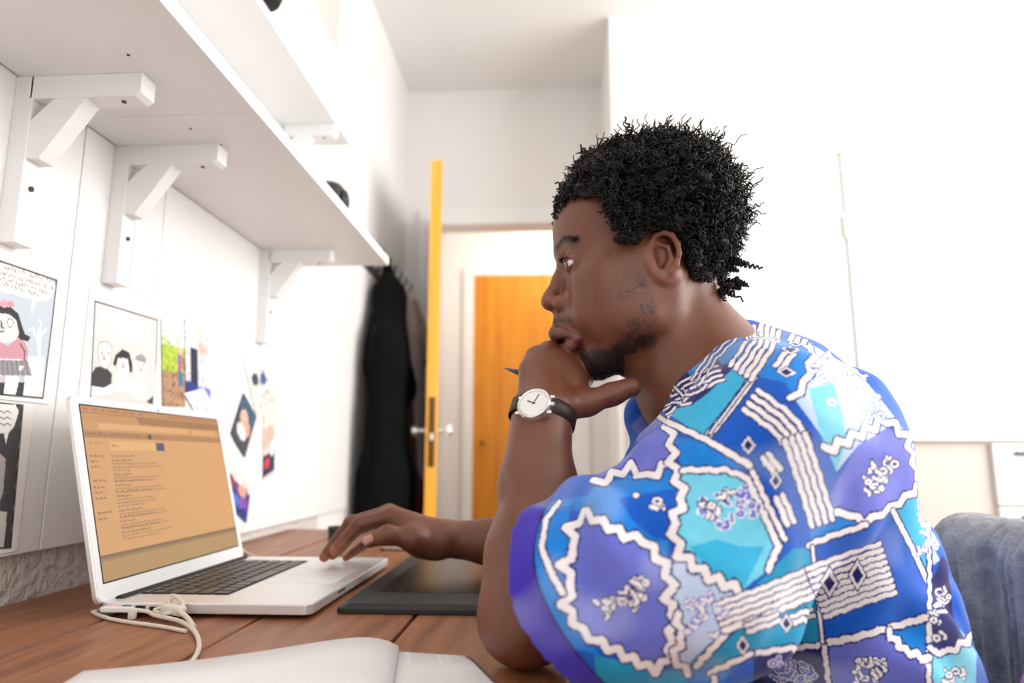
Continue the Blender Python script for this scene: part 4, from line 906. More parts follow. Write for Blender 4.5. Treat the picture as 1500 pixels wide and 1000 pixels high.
for fx in (LX0+0.03, LX1-0.03):
    for fy in (LY0+0.03, LY1-0.03): put(B().lathe([(0.008, 0), (0.009, 0.002), (0.009, 0.005)], (fx, fy, 0.0), 16).build('foot', M['rubber'], None), lap)
YC = (LY0+LY1)/2
well = put(box('keyboard_well', -0.512, -0.399, YC-0.1385, YC+0.1385, LT-0.0008, LT+0.0003, M['key']), lap)
def keymesh(w, d):
    b = B().box(-d/2, d/2, -w/2, w/2, 0, 0.0014, 0.0006, 1); me = bpy.data.meshes.new('key'); b.bm.to_mesh(me); b.bm.free(); me.materials.append(M['key']); return me
KM = {}
def key(x, y, w, d):
    kk = (round(w, 4), round(d, 4))
    if kk not in KM: KM[kk] = keymesh(w, d)
    o = link(bpy.data.objects.new('key', KM[kk]), well); o.location = (x, y, LT+0.0002)
P_ = 0.0191
rows = [(-0.5065, 0.0085, [1.0]*14), (-0.4905, 0.0158, [1.0]*13+[1.5]), (-0.4714, 0.0158, [1.5]+[1.0]*13), (-0.4523, 0.0158, [1.75]+[1.0]*11+[1.75]), (-0.4332, 0.0158, [2.25]+[1.0]*10+[2.25]), (-0.4115, 0.0185, [1, 1, 1, 1.25, 5.0, 1.25, 1, 1, 1, 1])]
for x, d, ws in rows:
    tot = sum(ws); sc_ = 0.2755/tot; y = YC-0.13775
    for w in ws: key(x, y+w*sc_/2, w*sc_-0.0033, d); y += w*sc_
put(box('trackpad', -0.388, -0.296, YC-0.054, YC+0.054, LT-0.0002, LT+0.0004, M['alu_light'], None, 0.0002), lap)
put(B().tube([(LX0+0.012, LY0+0.02, LT-0.002), (LX0+0.012, LY1-0.02, LT-0.002)], 0.006, 12).build('hinge', M['rubber'], None, True), lap)
for y0, w, h_ in ((-0.502, 0.011, 0.006), (-0.486, 0.012, 0.006), (-0.469, 0.010, 0.005), (-0.453, 0.010, 0.005), (-0.437, 0.006, 0.006)):
    put(box('port', y0, y0+w, LY0-0.0004, LY0+0.002, 0.0072, 0.0072+h_, M['port']), lap)
put(box('optical_slot', LX1-0.0005, LX1+0.0004, LY0+0.10, LY0+0.13, 0.010, 0.0125, M['port']), lap)
# lid
tl = math.radians(14.2); LU = V3(-math.sin(tl), 0, math.cos(tl)); LN = V3(math.cos(tl), 0, math.sin(tl)); LO = V3(LX0+0.001, 0, 0.013)
LM = Matrix(((0, LU[0], LN[0], LO[0]), (1, LU[1], LN[1], LO[1]), (0, LU[2], LN[2], LO[2]), (0, 0, 0, 1)))   # (y, up the lid, out of the screen)
lid = put(B().prism(rrect(LY0-0.002, LY1+0.002, 0.0, 0.2535, 0.010), -0.0065, 0.0, LM).build('lid', M['alu'], None, bev=0.0012, seg=2), lap)
B().prism(rrect(LY0-0.0005, LY1+0.0005, 0.002, 0.252, 0.009), -0.0005, 0.0006, LM).build('bezel', M['alu_light'], lid)
B().tube([tuple(LM @ Vector((YC-0.003, 0.2455, 0.0004))), tuple(LM @ Vector((YC-0.003, 0.2455, 0.0012)))], 0.0016, 10).build('webcam', M['port'], lid)
# ------------------------------------------------------------------ flat print: colours painted per point on a fine grid
class Cv:
    def __init__(s, w, h, bg): s.w, s.h = w, h; s.a = np.tile(np.array(bg, np.float32), (h, w, 1)); s.y, s.x = np.mgrid[0:h, 0:w].astype(np.float32)+0.5
    def poly(s, pts, c, a=1.0):
        r = np.zeros((s.h, s.w), bool); n = len(pts)
        for i in range(n):
            x0, y0 = pts[i]; x1, y1 = pts[(i+1) % n]
            if y0 != y1: r ^= ((y0 > s.y) != (y1 > s.y)) & (s.x < (x1-x0)*(s.y-y0)/(y1-y0)+x0)
        s.a[r] = s.a[r]*(1-a)+np.array(c, np.float32)*a
    def ell(s, cx, cy, rx, ry, c, a=1.0): r = ((s.x-cx)/rx)**2+((s.y-cy)/ry)**2 < 1; s.a[r] = s.a[r]*(1-a)+np.array(c, np.float32)*a
    def line(s, pts, w, c):
        for (x0, y0), (x1, y1) in zip(pts[:-1], pts[1:]):
            i0, i1 = int(max(0, min(x0, x1)-w-1)), int(min(s.w, max(x0, x1)+w+2)); j0, j1 = int(max(0, min(y0, y1)-w-1)), int(min(s.h, max(y0, y1)+w+2))
            if i1 <= i0 or j1 <= j0: continue
            X, Y = s.x[j0:j1, i0:i1], s.y[j0:j1, i0:i1]; dx, dy = x1-x0, y1-y0; t = np.clip(((X-x0)*dx+(Y-y0)*dy)/max(dx*dx+dy*dy, 1e-6), 0, 1)
            d = np.hypot(X-x0-t*dx, Y-y0-t*dy); k = np.clip(w/2+0.5-d, 0, 1)[..., None]; s.a[j0:j1, i0:i1] = s.a[j0:j1, i0:i1]*(1-k)+np.array(c, np.float32)*k
    def scribble(s, x0, x1, y, h, c, r, w=1.0):
        x = x0
        while x < x1:
            L = r.uniform(1.5, 4)*h
            xx = x; pts = []
            while xx < min(x+L, x1): pts.append((xx, y+r.uniform(-0.5, 0.5)*h)); xx += h*0.42
            if len(pts) > 1: s.line(pts, w, c)
            x += L+h*0.9
def sheet(name, P00, PX, PY, cv, m, parent=None, lift=None, curl=None):
    """grid of the canvas' size; P00 top-left corner, PX across, PY down; colours from the canvas"""
    h_, w_ = cv.h, cv.w; gx, gy = np.meshgrid(np.linspace(0, 1, w_), np.linspace(0, 1, h_))
    V = np.asarray(P00)+gx.reshape(-1, 1)*np.asarray(PX)+gy.reshape(-1, 1)*np.asarray(PY)
    if curl is not None: V = V+curl(gx.ravel(), gy.ravel())[:, None]*nrm(np.cross(PY, PX))*-1
    i = np.arange(h_*w_).reshape(h_, w_); q = np.stack([i[:-1, :-1], i[1:, :-1], i[1:, 1:], i[:-1, 1:]], -1).reshape(-1, 4)
    return mesh_obj(name, V, q, m, parent, False, cv.a.reshape(-1, 3))
# screen
pr = np.random.default_rng(3)
sw, shh = 340, 222
pg = np.array(srgb(226, 166, 104)); cv = Cv(sw, shh, pg)
gr = (cv.x/sw)[..., None]; cv.a *= (0.93+0.10*gr)
dk = srgb(150, 92, 52); md = srgb(196, 132, 72)
cv.poly([(0, 0), (sw, 0), (sw, 9), (0, 9)], srgb(200, 138, 78)); cv.poly([(0, 9), (sw, 9), (sw, 20), (0, 20)], srgb(168, 112, 62)); cv.poly([(0, 10), (110, 10), (118, 20), (0, 20)], srgb(205, 145, 84))
cv.poly([(0, 20), (sw, 20), (sw, 33), (0, 33)], srgb(212, 152, 90)); cv.poly([(30, 22), (240, 22), (240, 30), (30, 30)], srgb(232, 176, 112)); cv.poly([(250, 22), (325, 22), (325, 30), (250, 30)], srgb(230, 172, 108))
cv.poly([(0, 33), (sw, 33), (sw, 42), (0, 42)], srgb(186, 126, 74))
for x in (4, 22, 38, 52, 66, 84, 100, 118): cv.scribble(x, x+10, 4.5, 2.2, dk, pr)
for x in range(190, 330, 9): cv.line([(x, 4), (x+4, 5)], 2, dk)
for x in (4, 26, 50, 74, 98, 124, 146): cv.scribble(x, x+18, 37.5, 2.4, srgb(120, 80, 60), pr)
cv.poly([(132, 34.5), (140, 34.5), (140, 41), (132, 41)], srgb(50, 34, 30))
cv.poly([(46, 46), (146, 46), (146, 58), (46, 58)], srgb(236, 180, 112)); cv.poly([(148, 46), (168, 46), (168, 58), (148, 58)], srgb(70, 62, 110)); cv.scribble(50, 66, 52, 3, dk, pr); cv.scribble(8, 34, 49, 4, srgb(170, 100, 60), pr)
yy = 66
for b_ in range(9):
    cv.scribble(46, 46+pr.uniform(36, 110), yy, 2.6, srgb(128, 86, 98), pr, 0.8); cv.scribble(46, 46+pr.uniform(30, 70), yy+6, 2, srgb(130, 96, 62), pr)
    for q_ in range(2): cv.scribble(46, 46+pr.uniform(80, 112), yy+10.5+q_*4.5, 1.6, srgb(150, 102, 66), pr, 0.7)
    yy += 14.2 if b_ % 3 else 19
    if yy > 172: break
for y in (66, 73, 80, 98, 106, 113, 120, 138, 146): cv.scribble(6, 6+pr.uniform(12, 28), y, 2.2, srgb(140, 84, 56), pr)
cv.poly([(0, 190), (sw, 190), (sw, shh), (0, shh)], srgb(186, 146, 92)); 
for k_ in range(8): cv.poly([(0, 190+k_), (sw, 190+k_), (sw, 191+k_), (0, 191+k_)], srgb(118+8*k_, 88+7*k_, 62+4*k_))
M['screen'] = mat('screen_glow', (0.02, 0.02, 0.02), 0.35, attr='Col', emit=0.95)
w2l = lambda y, v, n=0.0009: np.array(LM @ Vector((y, v, n)))
A_, B__, C__ = w2l(LY0+0.0125, 0.2405), w2l(LY1-0.0125, 0.2405), w2l(LY0+0.0125, 0.0235)
sheet('screen', A_, B__-A_, C__-A_, cv, M['screen'], lid)
B().prism(rrect(LY0+0.0105, LY1-0.0105, 0.0215, 0.2425, 0.001, 1), 0.0003, 0.00075, LM).build('screen_border', M['port'], lid)
# charging cable
M['cable'] = mat('off_white_cable', srgb(222, 214, 200), 0.45)
M['white_plastic'] = mat('white_plastic', (0.82, 0.82, 0.82), 0.35)
M['led'] = mat('red_led', (1.0, 0.12, 0.08), 0.4, emit=3.0)
def spline(pts, n=10):
    pts = [np.array(p, float) for p in pts]; pts = [2*pts[0]-pts[1]]+pts+[2*pts[-1]-pts[-2]]; out = []
    for i in range(1, len(pts)-2):
        a, b, c, d = pts[i-1:i+3]
        for t in np.linspace(0, 1, n, endpoint=False): out.append(0.5*((2*b)+(c-a)*t+(2*a-5*b+4*c-d)*t*t+(3*b-a-3*c+d)*t**3))
    return [tuple(p) for p in out+[pts[-2]]]
cab = tag(empty('charging_cable', (-0.45, 0.78, 0)), 'off-white charging cable plugged into the laptop side and looped', 'cable')
def cx(px, py, z): return onz(px, py, z)
pl = put(B().box(-0.524, -0.486, LY0-0.008, LY0-0.0005, 0.0065, 0.0125, 0.0015).build('plug', M['white_plastic'], None), cab)
B().tube([(-0.511, LY0-0.0045, 0.0124), (-0.511, LY0-0.0045, 0.0132)], 0.0014, 8).build('charge_light', M['led'], pl)
c0 = [(-0.487, LY0-0.0045, 0.0095), (-0.468, LY0-0.006, 0.008), tuple(cx(228, 901, 0.006)), tuple(cx(262, 909, 0.005)), tuple(cx(282, 921, 0.004)), tuple(cx(291, 938, 0.003)), tuple(cx(289, 956, 0.003)), tuple(cx(270, 985, 0.003))]
put(B().tube(spline(c0), 0.0024, 8).build('cord', M['cable'], None, True), cab)
c1 = [tuple(cx(272, 924, 0.0025)), tuple(cx(235, 917, 0.0025)), tuple(cx(190, 911, 0.0025)), tuple(cx(158, 905, 0.0025)), tuple(cx(136, 896, 0.0025)), (-0.545, 0.83, 0.0025), (-0.575, 0.95, 0.0025), (-0.585, 1.15, 0.003), tuple(cx(345, 803, 0.003)), tuple(cx(362, 810, 0.003)), tuple(cx(376, 816, 0.0025))]
put(B().tube(spline(c1), 0.0021, 8).build('cord', M['cable'], None, True), cab)
c2 = [(-0.445, LY0+0.003, LT+0.002), (-0.452, LY0+0.012, LT+0.005), (-0.441, LY0+0.004, LT+0.006), (-0.425, LY0-0.008, 0.017), tuple(cx(262, 893, 0.013)), tuple(cx(275, 905, 0.009)), tuple(cx(284, 918, 0.005))]
put(B().tube(spline(c2), 0.0026, 8).build('cord', M['cable'], None, True), cab)
c3 = [(-0.449, LY0+0.003, LT+0.002), (-0.446, LY0-0.004, 0.014), tuple(cx(226, 893, 0.010)), tuple(cx(240, 898, 0.009)), tuple(cx(252, 897, 0.010))]
put(B().tube(spline(c3), 0.0018, 8).build('cord', M['cable'], None, True), cab)
kp = cx(254, 893, 0.012)
put(B().box(-0.014, 0.014, -0.005, 0.005, -0.0055, 0.0055, 0.003, 3, Matrix.Translation(kp) @ Matrix.Rotation(0.15, 4, 'Y')).build('clip', M['cable'], None, True), cab)
put(B().box(-0.004, 0.004, -0.004, 0.004, -0.006, 0.006, 0.002, 2, Matrix.Translation(cx(194, 899, 0.006))).build('clip', M['cable'], None, True), cab)

# ================================================================== things on the desk
M['tablet'] = mat('dark_grey_tablet', (0.016, 0.016, 0.017), 0.5, bump=(700, 0.08, 0.0004))
M['tablet_gloss'] = mat('tablet_active_area', (0.02, 0.018, 0.018), 0.28)
tx0, tx1, ty0, ty1 = -0.262, 0.045, 0.835, 1.245
tab = tag(empty('graphics_tablet', ((tx0+tx1)/2, (ty0+ty1)/2, 0)), 'flat dark grey drawing tablet lying beside the laptop', 'tablet')
b_ = B(); lo_ = rrect(tx0, tx1, ty0, ty1, 0.014); hi_ = rrect(tx0+0.010, tx1-0.010, ty0+0.006, ty1-0.006, 0.012)
va = [b_.bm.verts.new((x, y, 0.0002)) for x, y in lo_]; vm = [b_.bm.verts.new((x, y, 0.006)) for x, y in lo_]; vb = [b_.bm.verts.new((x, y, 0.0115)) for x, y in hi_]; n_ = len(lo_)
for k_ in range(n_):
    for p_, q_ in ((va, vm), (vm, vb)): b_.bm.faces.new((p_[k_], p_[(k_+1) % n_], q_[(k_+1) % n_], q_[k_]))
b_.bm.faces.new(va[::-1]); b_.bm.faces.new(vb); put(b_.build('body', M['tablet'], None, bev=0.001), tab)
put(B().prism(rrect(tx0+0.034, tx1-0.03, ty0+0.075, ty1-0.02, 0.003, 2), 0.0112, 0.0118).build('drawing_area', M['tablet_gloss'], None), tab)
put(box('control_strip', tx0+0.034, tx1-0.03, ty0+0.012, ty0+0.072, 0.0112, 0.0117, M['tablet'], None, 0.0002), tab)
for x in (tx0+0.06, tx1-0.05):
    for y in (ty0+0.09, ty1-0.04): put(B().lathe([(0.0008, 0), (0.0009, 0.0003), (0.0006, 0.0005)], (x, y, 0.0117), 8).build('corner_mark', M['white_plastic'], None), tab)
# open sketchbook in the foreground
M['paper'] = mat('white_paper', (0.85, 0.84, 0.85), 0.7, noise=(14, (0.82, 0.80, 0.83), (1, 1, 1), 3))
M['cover'] = mat('lilac_cover', srgb(196, 188, 214), 0.6)
sb = tag(empty('sketchbook', (-0.2, 0.6, 0)), 'open white sketchbook with blank curved pages in front of the laptop', 'sketchbook')
pA = onz(122, 984, 0.006); pS = onz(584, 944, 0.008); pD = onz(684, 950, 0.008); dA = V3(0.055, -0.30, 0); dD = (onz(742, 1006, 0.008)-pD)*2.0
def page(p0, p1, d0, d1, zf, name):
    ns, nt_ = 28, 6; top = []; bot = []
    for j in range(nt_+1):
        for i in range(ns+1):
            s_, t_ = i/ns, j/nt_; q = p0*(1-s_)+p1*s_+(d0*(1-s_)+d1*s_)*t_; z = zf(s_)
            top.append((q[0], q[1], z)); bot.append((q[0], q[1], 0.0012))
    V = np.array(top+bot); k = len(top); W_ = ns+1; F_ = []
    for j in range(nt_):
        for i in range(ns): a = j*W_+i; F_ += [(a, a+W_, a+W_+1, a+1), (k+a, k+a+1, k+a+W_+1, k+a+W_)]
    for i in range(ns): F_ += [(i, i+1, k+i+1, k+i), (nt_*W_+i+1, nt_*W_+i, k+nt_*W_+i, k+nt_*W_+i+1)]
    for j in range(nt_): F_ += [((j+1)*W_, j*W_, k+j*W_, k+(j+1)*W_), (j*W_+ns, (j+1)*W_+ns, k+(j+1)*W_+ns, k+j*W_+ns)]
    return put(mesh_obj(name, V, F_, M['paper'], None, True), sb)
page(pA, pS, dA, dA, lambda s_: 0.007+0.0155*(s_**2.2)*(1-s_**9)*1.25, 'page_block')
page(pS, pD, dA, dD, lambda s_: 0.0075+0.011*math.sin(math.pi*min(1, s_**0.62))**0.8, 'page_block')
put(mesh_obj('cover', [tuple(pA+V3(-0.006, 0.003, -0.006)), tuple(pS+V3(0, 0.003, -0.008)), tuple(pD+V3(0.004, 0.002, -0.008)), tuple(pD+dD+V3(0.004, 0, -0.008)), tuple(pS+dA+V3(0, 0, -0.008)), tuple(pA+dA+V3(-0.006, 0, -0.006))],
    [(0, 1, 4, 5), (1, 2, 3, 4)], M['cover']), sb)
for v in sb.children[-1].data.vertices: v.co.z = 0.0008
sm_ = sb.children[-1].modifiers.new('thick', 'SOLIDIFY'); sm_.thickness = 0.0012; sm_.offset = 1
# notebook, canister and plug behind the laptop
M['cream'] = mat('cream_pages', srgb(238, 230, 212), 0.7); M['book_dark'] = mat('dark_cover', srgb(60, 48, 44), 0.6)
nb_ = tag(empty('notebook', (-0.2, 1.45, 0), (0, 0, -0.25)), 'thin notebook with cream pages under the typing hand', 'notebook')
box('cover', -0.13, 0.13, -0.09, 0.09, 0.0002, 0.002, M['book_dark'], nb_, 0.0006); box('pages', -0.127, 0.127, -0.087, 0.087, 0.002, 0.009, M['cream'], nb_, 0.0008); box('cover', -0.13, 0.13, -0.09, 0.09, 0.009, 0.0105, M['cream'], nb_, 0.0005)
cp = onz(491, 806, 0.0); 
cn_ = tag(empty('canister', (-0.425, 1.345, 0)), 'small black cylindrical canister standing behind the laptop', 'canister')
B().lathe([(0.0138, 0), (0.0148, 0.002), (0.0148, 0.040), (0.0142, 0.042)], n=28).build('body', M['black_plastic'], cn_, True); B().lathe([(0.0150, 0.041), (0.0156, 0.043), (0.0156, 0.049), (0.0148, 0.0505), (0.0125, 0.0500), (0.012, 0.0475)], n=28).build('lid', M['black_plastic'], cn_, True)
ad = tag(empty('cable_plug', tuple(onz(648, 822, 0.0))), 'small white plug on a thin cable lying behind the tablet', 'plug')
B().box(-0.024, 0.016, -0.006, 0.006, 0.0002, 0.010, 0.004, 3).build('plug_body', M['white_plastic'], ad, True)
B().tube(spline([(0.014, 0, 0.005), (0.03, 0.002, 0.004), (0.05, -0.006, 0.003), (0.09, 0.02, 0.003), (0.13, 0.08, 0.003)]), 0.0017, 8).build('cord', M['cable'], ad, True)
B().tube([(-0.022, 0, 0.005), (-0.055, 0.0, 0.0045)], 0.0022, 8).build('metal_tip', M['chrome'], ad, True)
# ================================================================== worn and held things
M['strap'] = mat('dark_leather', srgb(44, 28, 24), 0.5, bump=(400, 0.3, 0.0006)); M['dial'] = mat('white_dial', (0.85, 0.85, 0.84), 0.3)
M['steel'] = mat('steel', (0.82, 0.80, 0.77), 0.2, 0.9)
wt_ = tag(empty('wristwatch', tuple(WL)), 'round steel wristwatch with white dial on brown leather strap', 'watch')
wc_ = ony(795, 609, 0.7435); fx_ = nrm(WL-fa[2]); e1 = nrm(V3(1, 0, -0.24)); e2 = nrm(V3(0.02, -1, 0.42)); e2 = nrm(e2-e1*(e2@e1)); e3 = np.cross(e1, e2); e3 = -e3 if e3[2] < 0 else e3
ring = []
NS = 48; VV = []; FF = []
for i in range(NS):
    a = 2*math.pi*i/NS
    for (dr, dz) in ((0, -0.0095), (0, 0.0095), (0.0022, 0.0085), (0.0022, -0.0085)):
        VV.append(wc_+e1*math.cos(a)*(0.0345+dr)+e2*math.sin(a)*(0.0315+dr)+e3*dz)
for i in range(NS):
    for k_ in range(4): a, b = i*4+k_, i*4+(k_+1) % 4; c, d = ((i+1) % NS)*4+(k_+1) % 4, ((i+1) % NS)*4+k_; FF.append((a, b, c, d))
put(mesh_obj('strap', np.array(VV), np.array(FF), M['strap'], None, True), wt_)
dn = nrm(V3(-0.30, -0.80, 0.50)); dc = ony(783, 592, 0.7435-0.034)
dx_ = nrm(np.cross(V3(0, 0, 1), dn)); dy_ = np.cross(dn, dx_)
DM = Matrix(((dx_[0], dy_[0], dn[0], dc[0]), (dx_[1], dy_[1], dn[1], dc[1]), (dx_[2], dy_[2], dn[2], dc[2]), (0, 0, 0, 1)))
cs = put(B().lathe([(0.016, -0.006), (0.0185, -0.004), (0.0188, 0.0015), (0.0178, 0.0032), (0.0152, 0.0036), (0.0150, 0.0022)], n=36, M4=DM).build('case', M['steel'], None, True), wt_)
put(B().lathe([(0.0152, 0.0020), (0.0152, 0.0026)], n=32, M4=DM).build('dial', M['dial'], None), wt_)
for k_ in range(12):
    a = k_*math.pi/6; B().box(-0.0005, 0.0005, 0.0118, 0.0138, 0.0026, 0.0029, 0, M4=DM @ Matrix.Rotation(a, 4, 'Z')).build('hour_mark', M['steel'], wt_.children[-1])
for a, l__, w_ in ((1.2, 0.008, 0.0006), (-0.35, 0.0115, 0.0004)): B().box(-w_, w_, -0.002, l__, 0.0028, 0.0031, 0, M4=DM @ Matrix.Rotation(a, 4, 'Z')).build('hand', M['black_plastic'], wt_.children[1])
put(B().tube([tuple(DM @ Vector((0.0185, 0, -0.0005))), tuple(DM @ Vector((0.0222, 0, -0.0005)))], 0.0022, 12).build('crown', M['steel'], None, True), wt_)
for sx in (-1, 1):
    for sy in (-1, 1): put(B().box(sx*0.0095-0.0018, sx*0.0095+0.0018, min(sy*0.013, sy*0.0205), max(sy*0.013, sy*0.0205), -0.005, 0.0, 0.001, M4=DM @ Matrix.Rotation(math.pi/2, 4, 'Z')).build('lug', M['steel'], None), wt_)
# pen in the fist
p0 = ony(739, 539, 0.806); p1 = ony(764, 546, 0.816); pv = nrm(p1-p0)
pen = tag(empty('pen', tuple(p0)), 'grey pen held in the fist with its pointed tip showing', 'pen')
M['pen_grey'] = mat('grey_pen_metal', (0.22, 0.23, 0.25), 0.3, 0.6)
put(B().tube([tuple(p0), tuple(p0+pv*0.004), tuple(p0+pv*0.024)], [0.0005, 0.0013, 0.0047], 14).build('tip', M['pen_grey'], None, True), pen)
put(B().tube([tuple(p0+pv*0.024), tuple(p0+pv*0.085)], 0.0047, 14).build('barrel', M['pen_grey'], None, True), pen)
# bracelet on the far wrist
brc = ony(710, 790, 1.047); bx_ = nrm(EL_R-WR); bs1 = nrm(np.cross(bx_, (0, 0, 1))); bs2 = np.cross(bs1, bx_)
brl = tag(empty('bracelet', tuple(brc)), 'white and red woven bracelet on the typing wrist', 'bracelet')
M['red_cloth'] = mat('red_thread', srgb(205, 40, 60), 0.7)
ra_ = float(np.interp(np.linalg.norm(brc-WR), [0, 0.08, 0.2], [0.0285, 0.032, 0.042]))
rc_ = WR+bx_*((brc-WR)@bx_)
def band_ring(r, h0, h1, th): 
    VV, FF = [], []
    for i in range(40):
        a = 2*math.pi*i/40; d_ = bs1*math.cos(a)+bs2*math.sin(a)
        for dr, hh in ((0, h0), (0, h1), (th, h1), (th, h0)): VV.append(rc_+d_*(r+dr)+bx_*hh)
    for i in range(40):
        for k_ in range(4): FF.append((i*4+k_, i*4+(k_+1) % 4, ((i+1) % 40)*4+(k_+1) % 4, ((i+1) % 40)*4+k_))
    return np.array(VV), np.array(FF)
a, b = band_ring(ra_, -0.006, 0.012, 0.0018); put(mesh_obj('band', a, b, M['white_plastic'], None, True), brl)
a, b = band_ring(ra_+0.0018, -0.0015, 0.009, 0.0005); put(mesh_obj('red_stripe', a, b, M['red_cloth'], None, True), brl)

# ================================================================== pictures on the boards
M['print'] = mat('printed_sheet', (0.8, 0.8, 0.8), 0.7, attr='Col')
WX = PT+0.0012
def wy(px, py): q = onx(px, py, WX); return np.array([q[1], q[2]])
white = srgb(246, 243, 240); ink = srgb(40, 38, 44); grey = srgb(150, 146, 146)
class Art:
    """upright sheet on the left wall, y from a to b, z from lo to hi; drawing points given where they sit on the wall"""
    def __init__(s, a, b, lo, hi, res=0.0011, bg=white): s.q = (a, b, lo, hi); s.res = res; s.c = Cv(int((b-a)/res), int((hi-lo)/res), bg)
    def m(s, px, py): y, z = wy(px, py); return ((y-s.q[0])/s.res, (s.q[3]-z)/s.res)
    def P(s, pts, c): s.c.poly([s.m(*p) for p in pts], c)
    def Ln(s, pts, w, c): s.c.line([s.m(*p) for p in pts], w, c)
    def E(s, x, y, rx, ry, c): q = s.m(x, y); s.c.ell(q[0], q[1], rx/s.res, ry/s.res, c)
    def put(s, name, label, group, lift=0.0): 
        a, b, lo, hi = s.q; o = sheet(name, (WX+lift, a, hi), (0, b-a, 0), (0, 0, lo-hi), s.c, M['print']); md = o.modifiers.new('paper', 'SOLIDIFY'); md.thickness = 0.0006; md.offset = -1 
        return tag(o, label, 'picture', group)
zz = lambda x, y: (x*0.28, 340+y*0.28)
def write(c, a0, a1, h_, col):
    L__ = math.hypot(a1[0]-a0[0], a1[1]-a0[1]); x = 0.0; ux, uy = (a1[0]-a0[0])/L__, (a1[1]-a0[1])/L__
    while x < L__:
        for k_ in range(pr.integers(2, 7)):
            pts = [(a0[0]+ux*(x+pr.uniform(-.3, .3)*h_+j*h_*0.16), a0[1]+uy*x+pr.uniform(-0.5, 0.5)*h_) for j in range(4)]; c.line(pts, 0.9, col); x += h_*0.75
        x += h_*0.8
GC = 'comic pages taped to the boards'
# girl with a bow in the snow
A1 = Art(0.690, 0.874, 0.252, 0.441)
A1.P([zz(-180, 95), zz(295, 250), zz(222, 862), zz(-180, 840)], srgb(196, 206, 216)); A1.P([zz(-180, 640), zz(232, 648), zz(222, 862), zz(-180, 840)], srgb(240, 238, 238))
A1.P([zz(200, 640), zz(190, 560), zz(165, 520), zz(195, 545), zz(196, 490), zz(206, 545), zz(225, 510), zz(210, 560), zz(212, 650)], white)
for p in ([(198, 560), (170, 500), (150, 510)], [(204, 540), (215, 480), (205, 455)], [(208, 550), (240, 500)]): A1.Ln([zz(*q) for q in p], 2.2, white)
A1.P([zz(-180, 150), zz(-20, 160), zz(120, 185), zz(280, 240), zz(288, 290), zz(270, 340), zz(230, 362), zz(190, 358), zz(160, 440), zz(170, 350), zz(60, 322), zz(-60, 290), zz(-180, 260)], white)
for k_, (x0, x1, y0, y1) in enumerate(((20, 255, 182, 252), (0, 262, 212, 290), (0, 255, 240, 318), (20, 215, 270, 335))):
    a0, a1 = A1.m(*zz(x0, y0)), A1.m(*zz(x1, y1)); n_ = 16; pts = [(a0[0]+(a1[0]-a0[0])*i/n_, a0[1]+(a1[1]-a0[1])*i/n_) for i in range(n_+1)]
    write(A1.c, a0, a1, 5, srgb(132, 128, 130))
hairc = srgb(52, 50, 56)
A1.P([zz(-120, 470), zz(-60, 400), zz(0, 382), zz(55, 390), zz(95, 425), zz(115, 490), zz(130, 530), zz(158, 545), zz(145, 568), zz(110, 560), zz(-120, 580)], hairc)
A1.P([zz(-80, 440), zz(-10, 420), zz(50, 428), zz(85, 460), zz(98, 520), zz(90, 560), zz(30, 575), zz(-60, 560)], srgb(228, 224, 222))
A1.E(*zz(53, 472), 0.0052, 0.0056, ink); A1.E(*zz(53, 472), 0.0043, 0.0047, white); A1.E(*zz(-12, 475), 0.0052, 0.0056, ink); A1.E(*zz(-12, 475), 0.0043, 0.0047, white); A1.Ln([zz(10, 470), zz(8, 495), zz(22, 500)], 1.5, ink); A1.Ln([zz(-5, 520), zz(20, 515)], 1.5, ink)
A1.P([zz(-20, 385), zz(-35, 345), zz(5, 365), zz(10, 385)], srgb(214, 150, 158)); A1.P([zz(35, 385), zz(20, 365), zz(60, 358), zz(78, 385), zz(60, 392)], srgb(214, 150, 158)); A1.E(*zz(20, 374), 0.005, 0.005, srgb(222, 166, 172))
A1.P([zz(-90, 600), zz(-20, 560), zz(40, 590), zz(95, 548), zz(130, 575), zz(148, 620), zz(140, 690), zz(120, 710), zz(118, 660), zz(-90, 655)], srgb(206, 152, 160)); A1.Ln([zz(105, 580), zz(128, 620), zz(125, 690)], 1.5, hairc)
A1.P([zz(-90, 660), zz(145, 668), zz(165, 745), zz(-90, 742)], srgb(150, 148, 150))
for k_ in range(9): A1.Ln([zz(-60+k_*24, 668), zz(-62+k_*26, 742)], 1.3, srgb(110, 108, 112))
A1.P([zz(100, 690), zz(125, 695), zz(110, 722), zz(95, 715)], srgb(228, 224, 222))
for x in (0, 100): A1.P([zz(x, 745), zz(x+28, 745), zz(x+26, 780), zz(x, 780)], srgb(200, 196, 198)); A1.P([zz(x-2, 778), zz(x+26, 780), zz(x+18, 850), zz(x-20, 846)], srgb(60, 58, 66))
A1.Ln([zz(-180, 95), zz(0, 152), zz(295, 252), zz(270, 480), zz(222, 862), zz(0, 842), zz(-180, 830)], 2.2, ink)
A1.put('comic_page', 'comic page of a girl with pink bow and jumper in snow', GC)
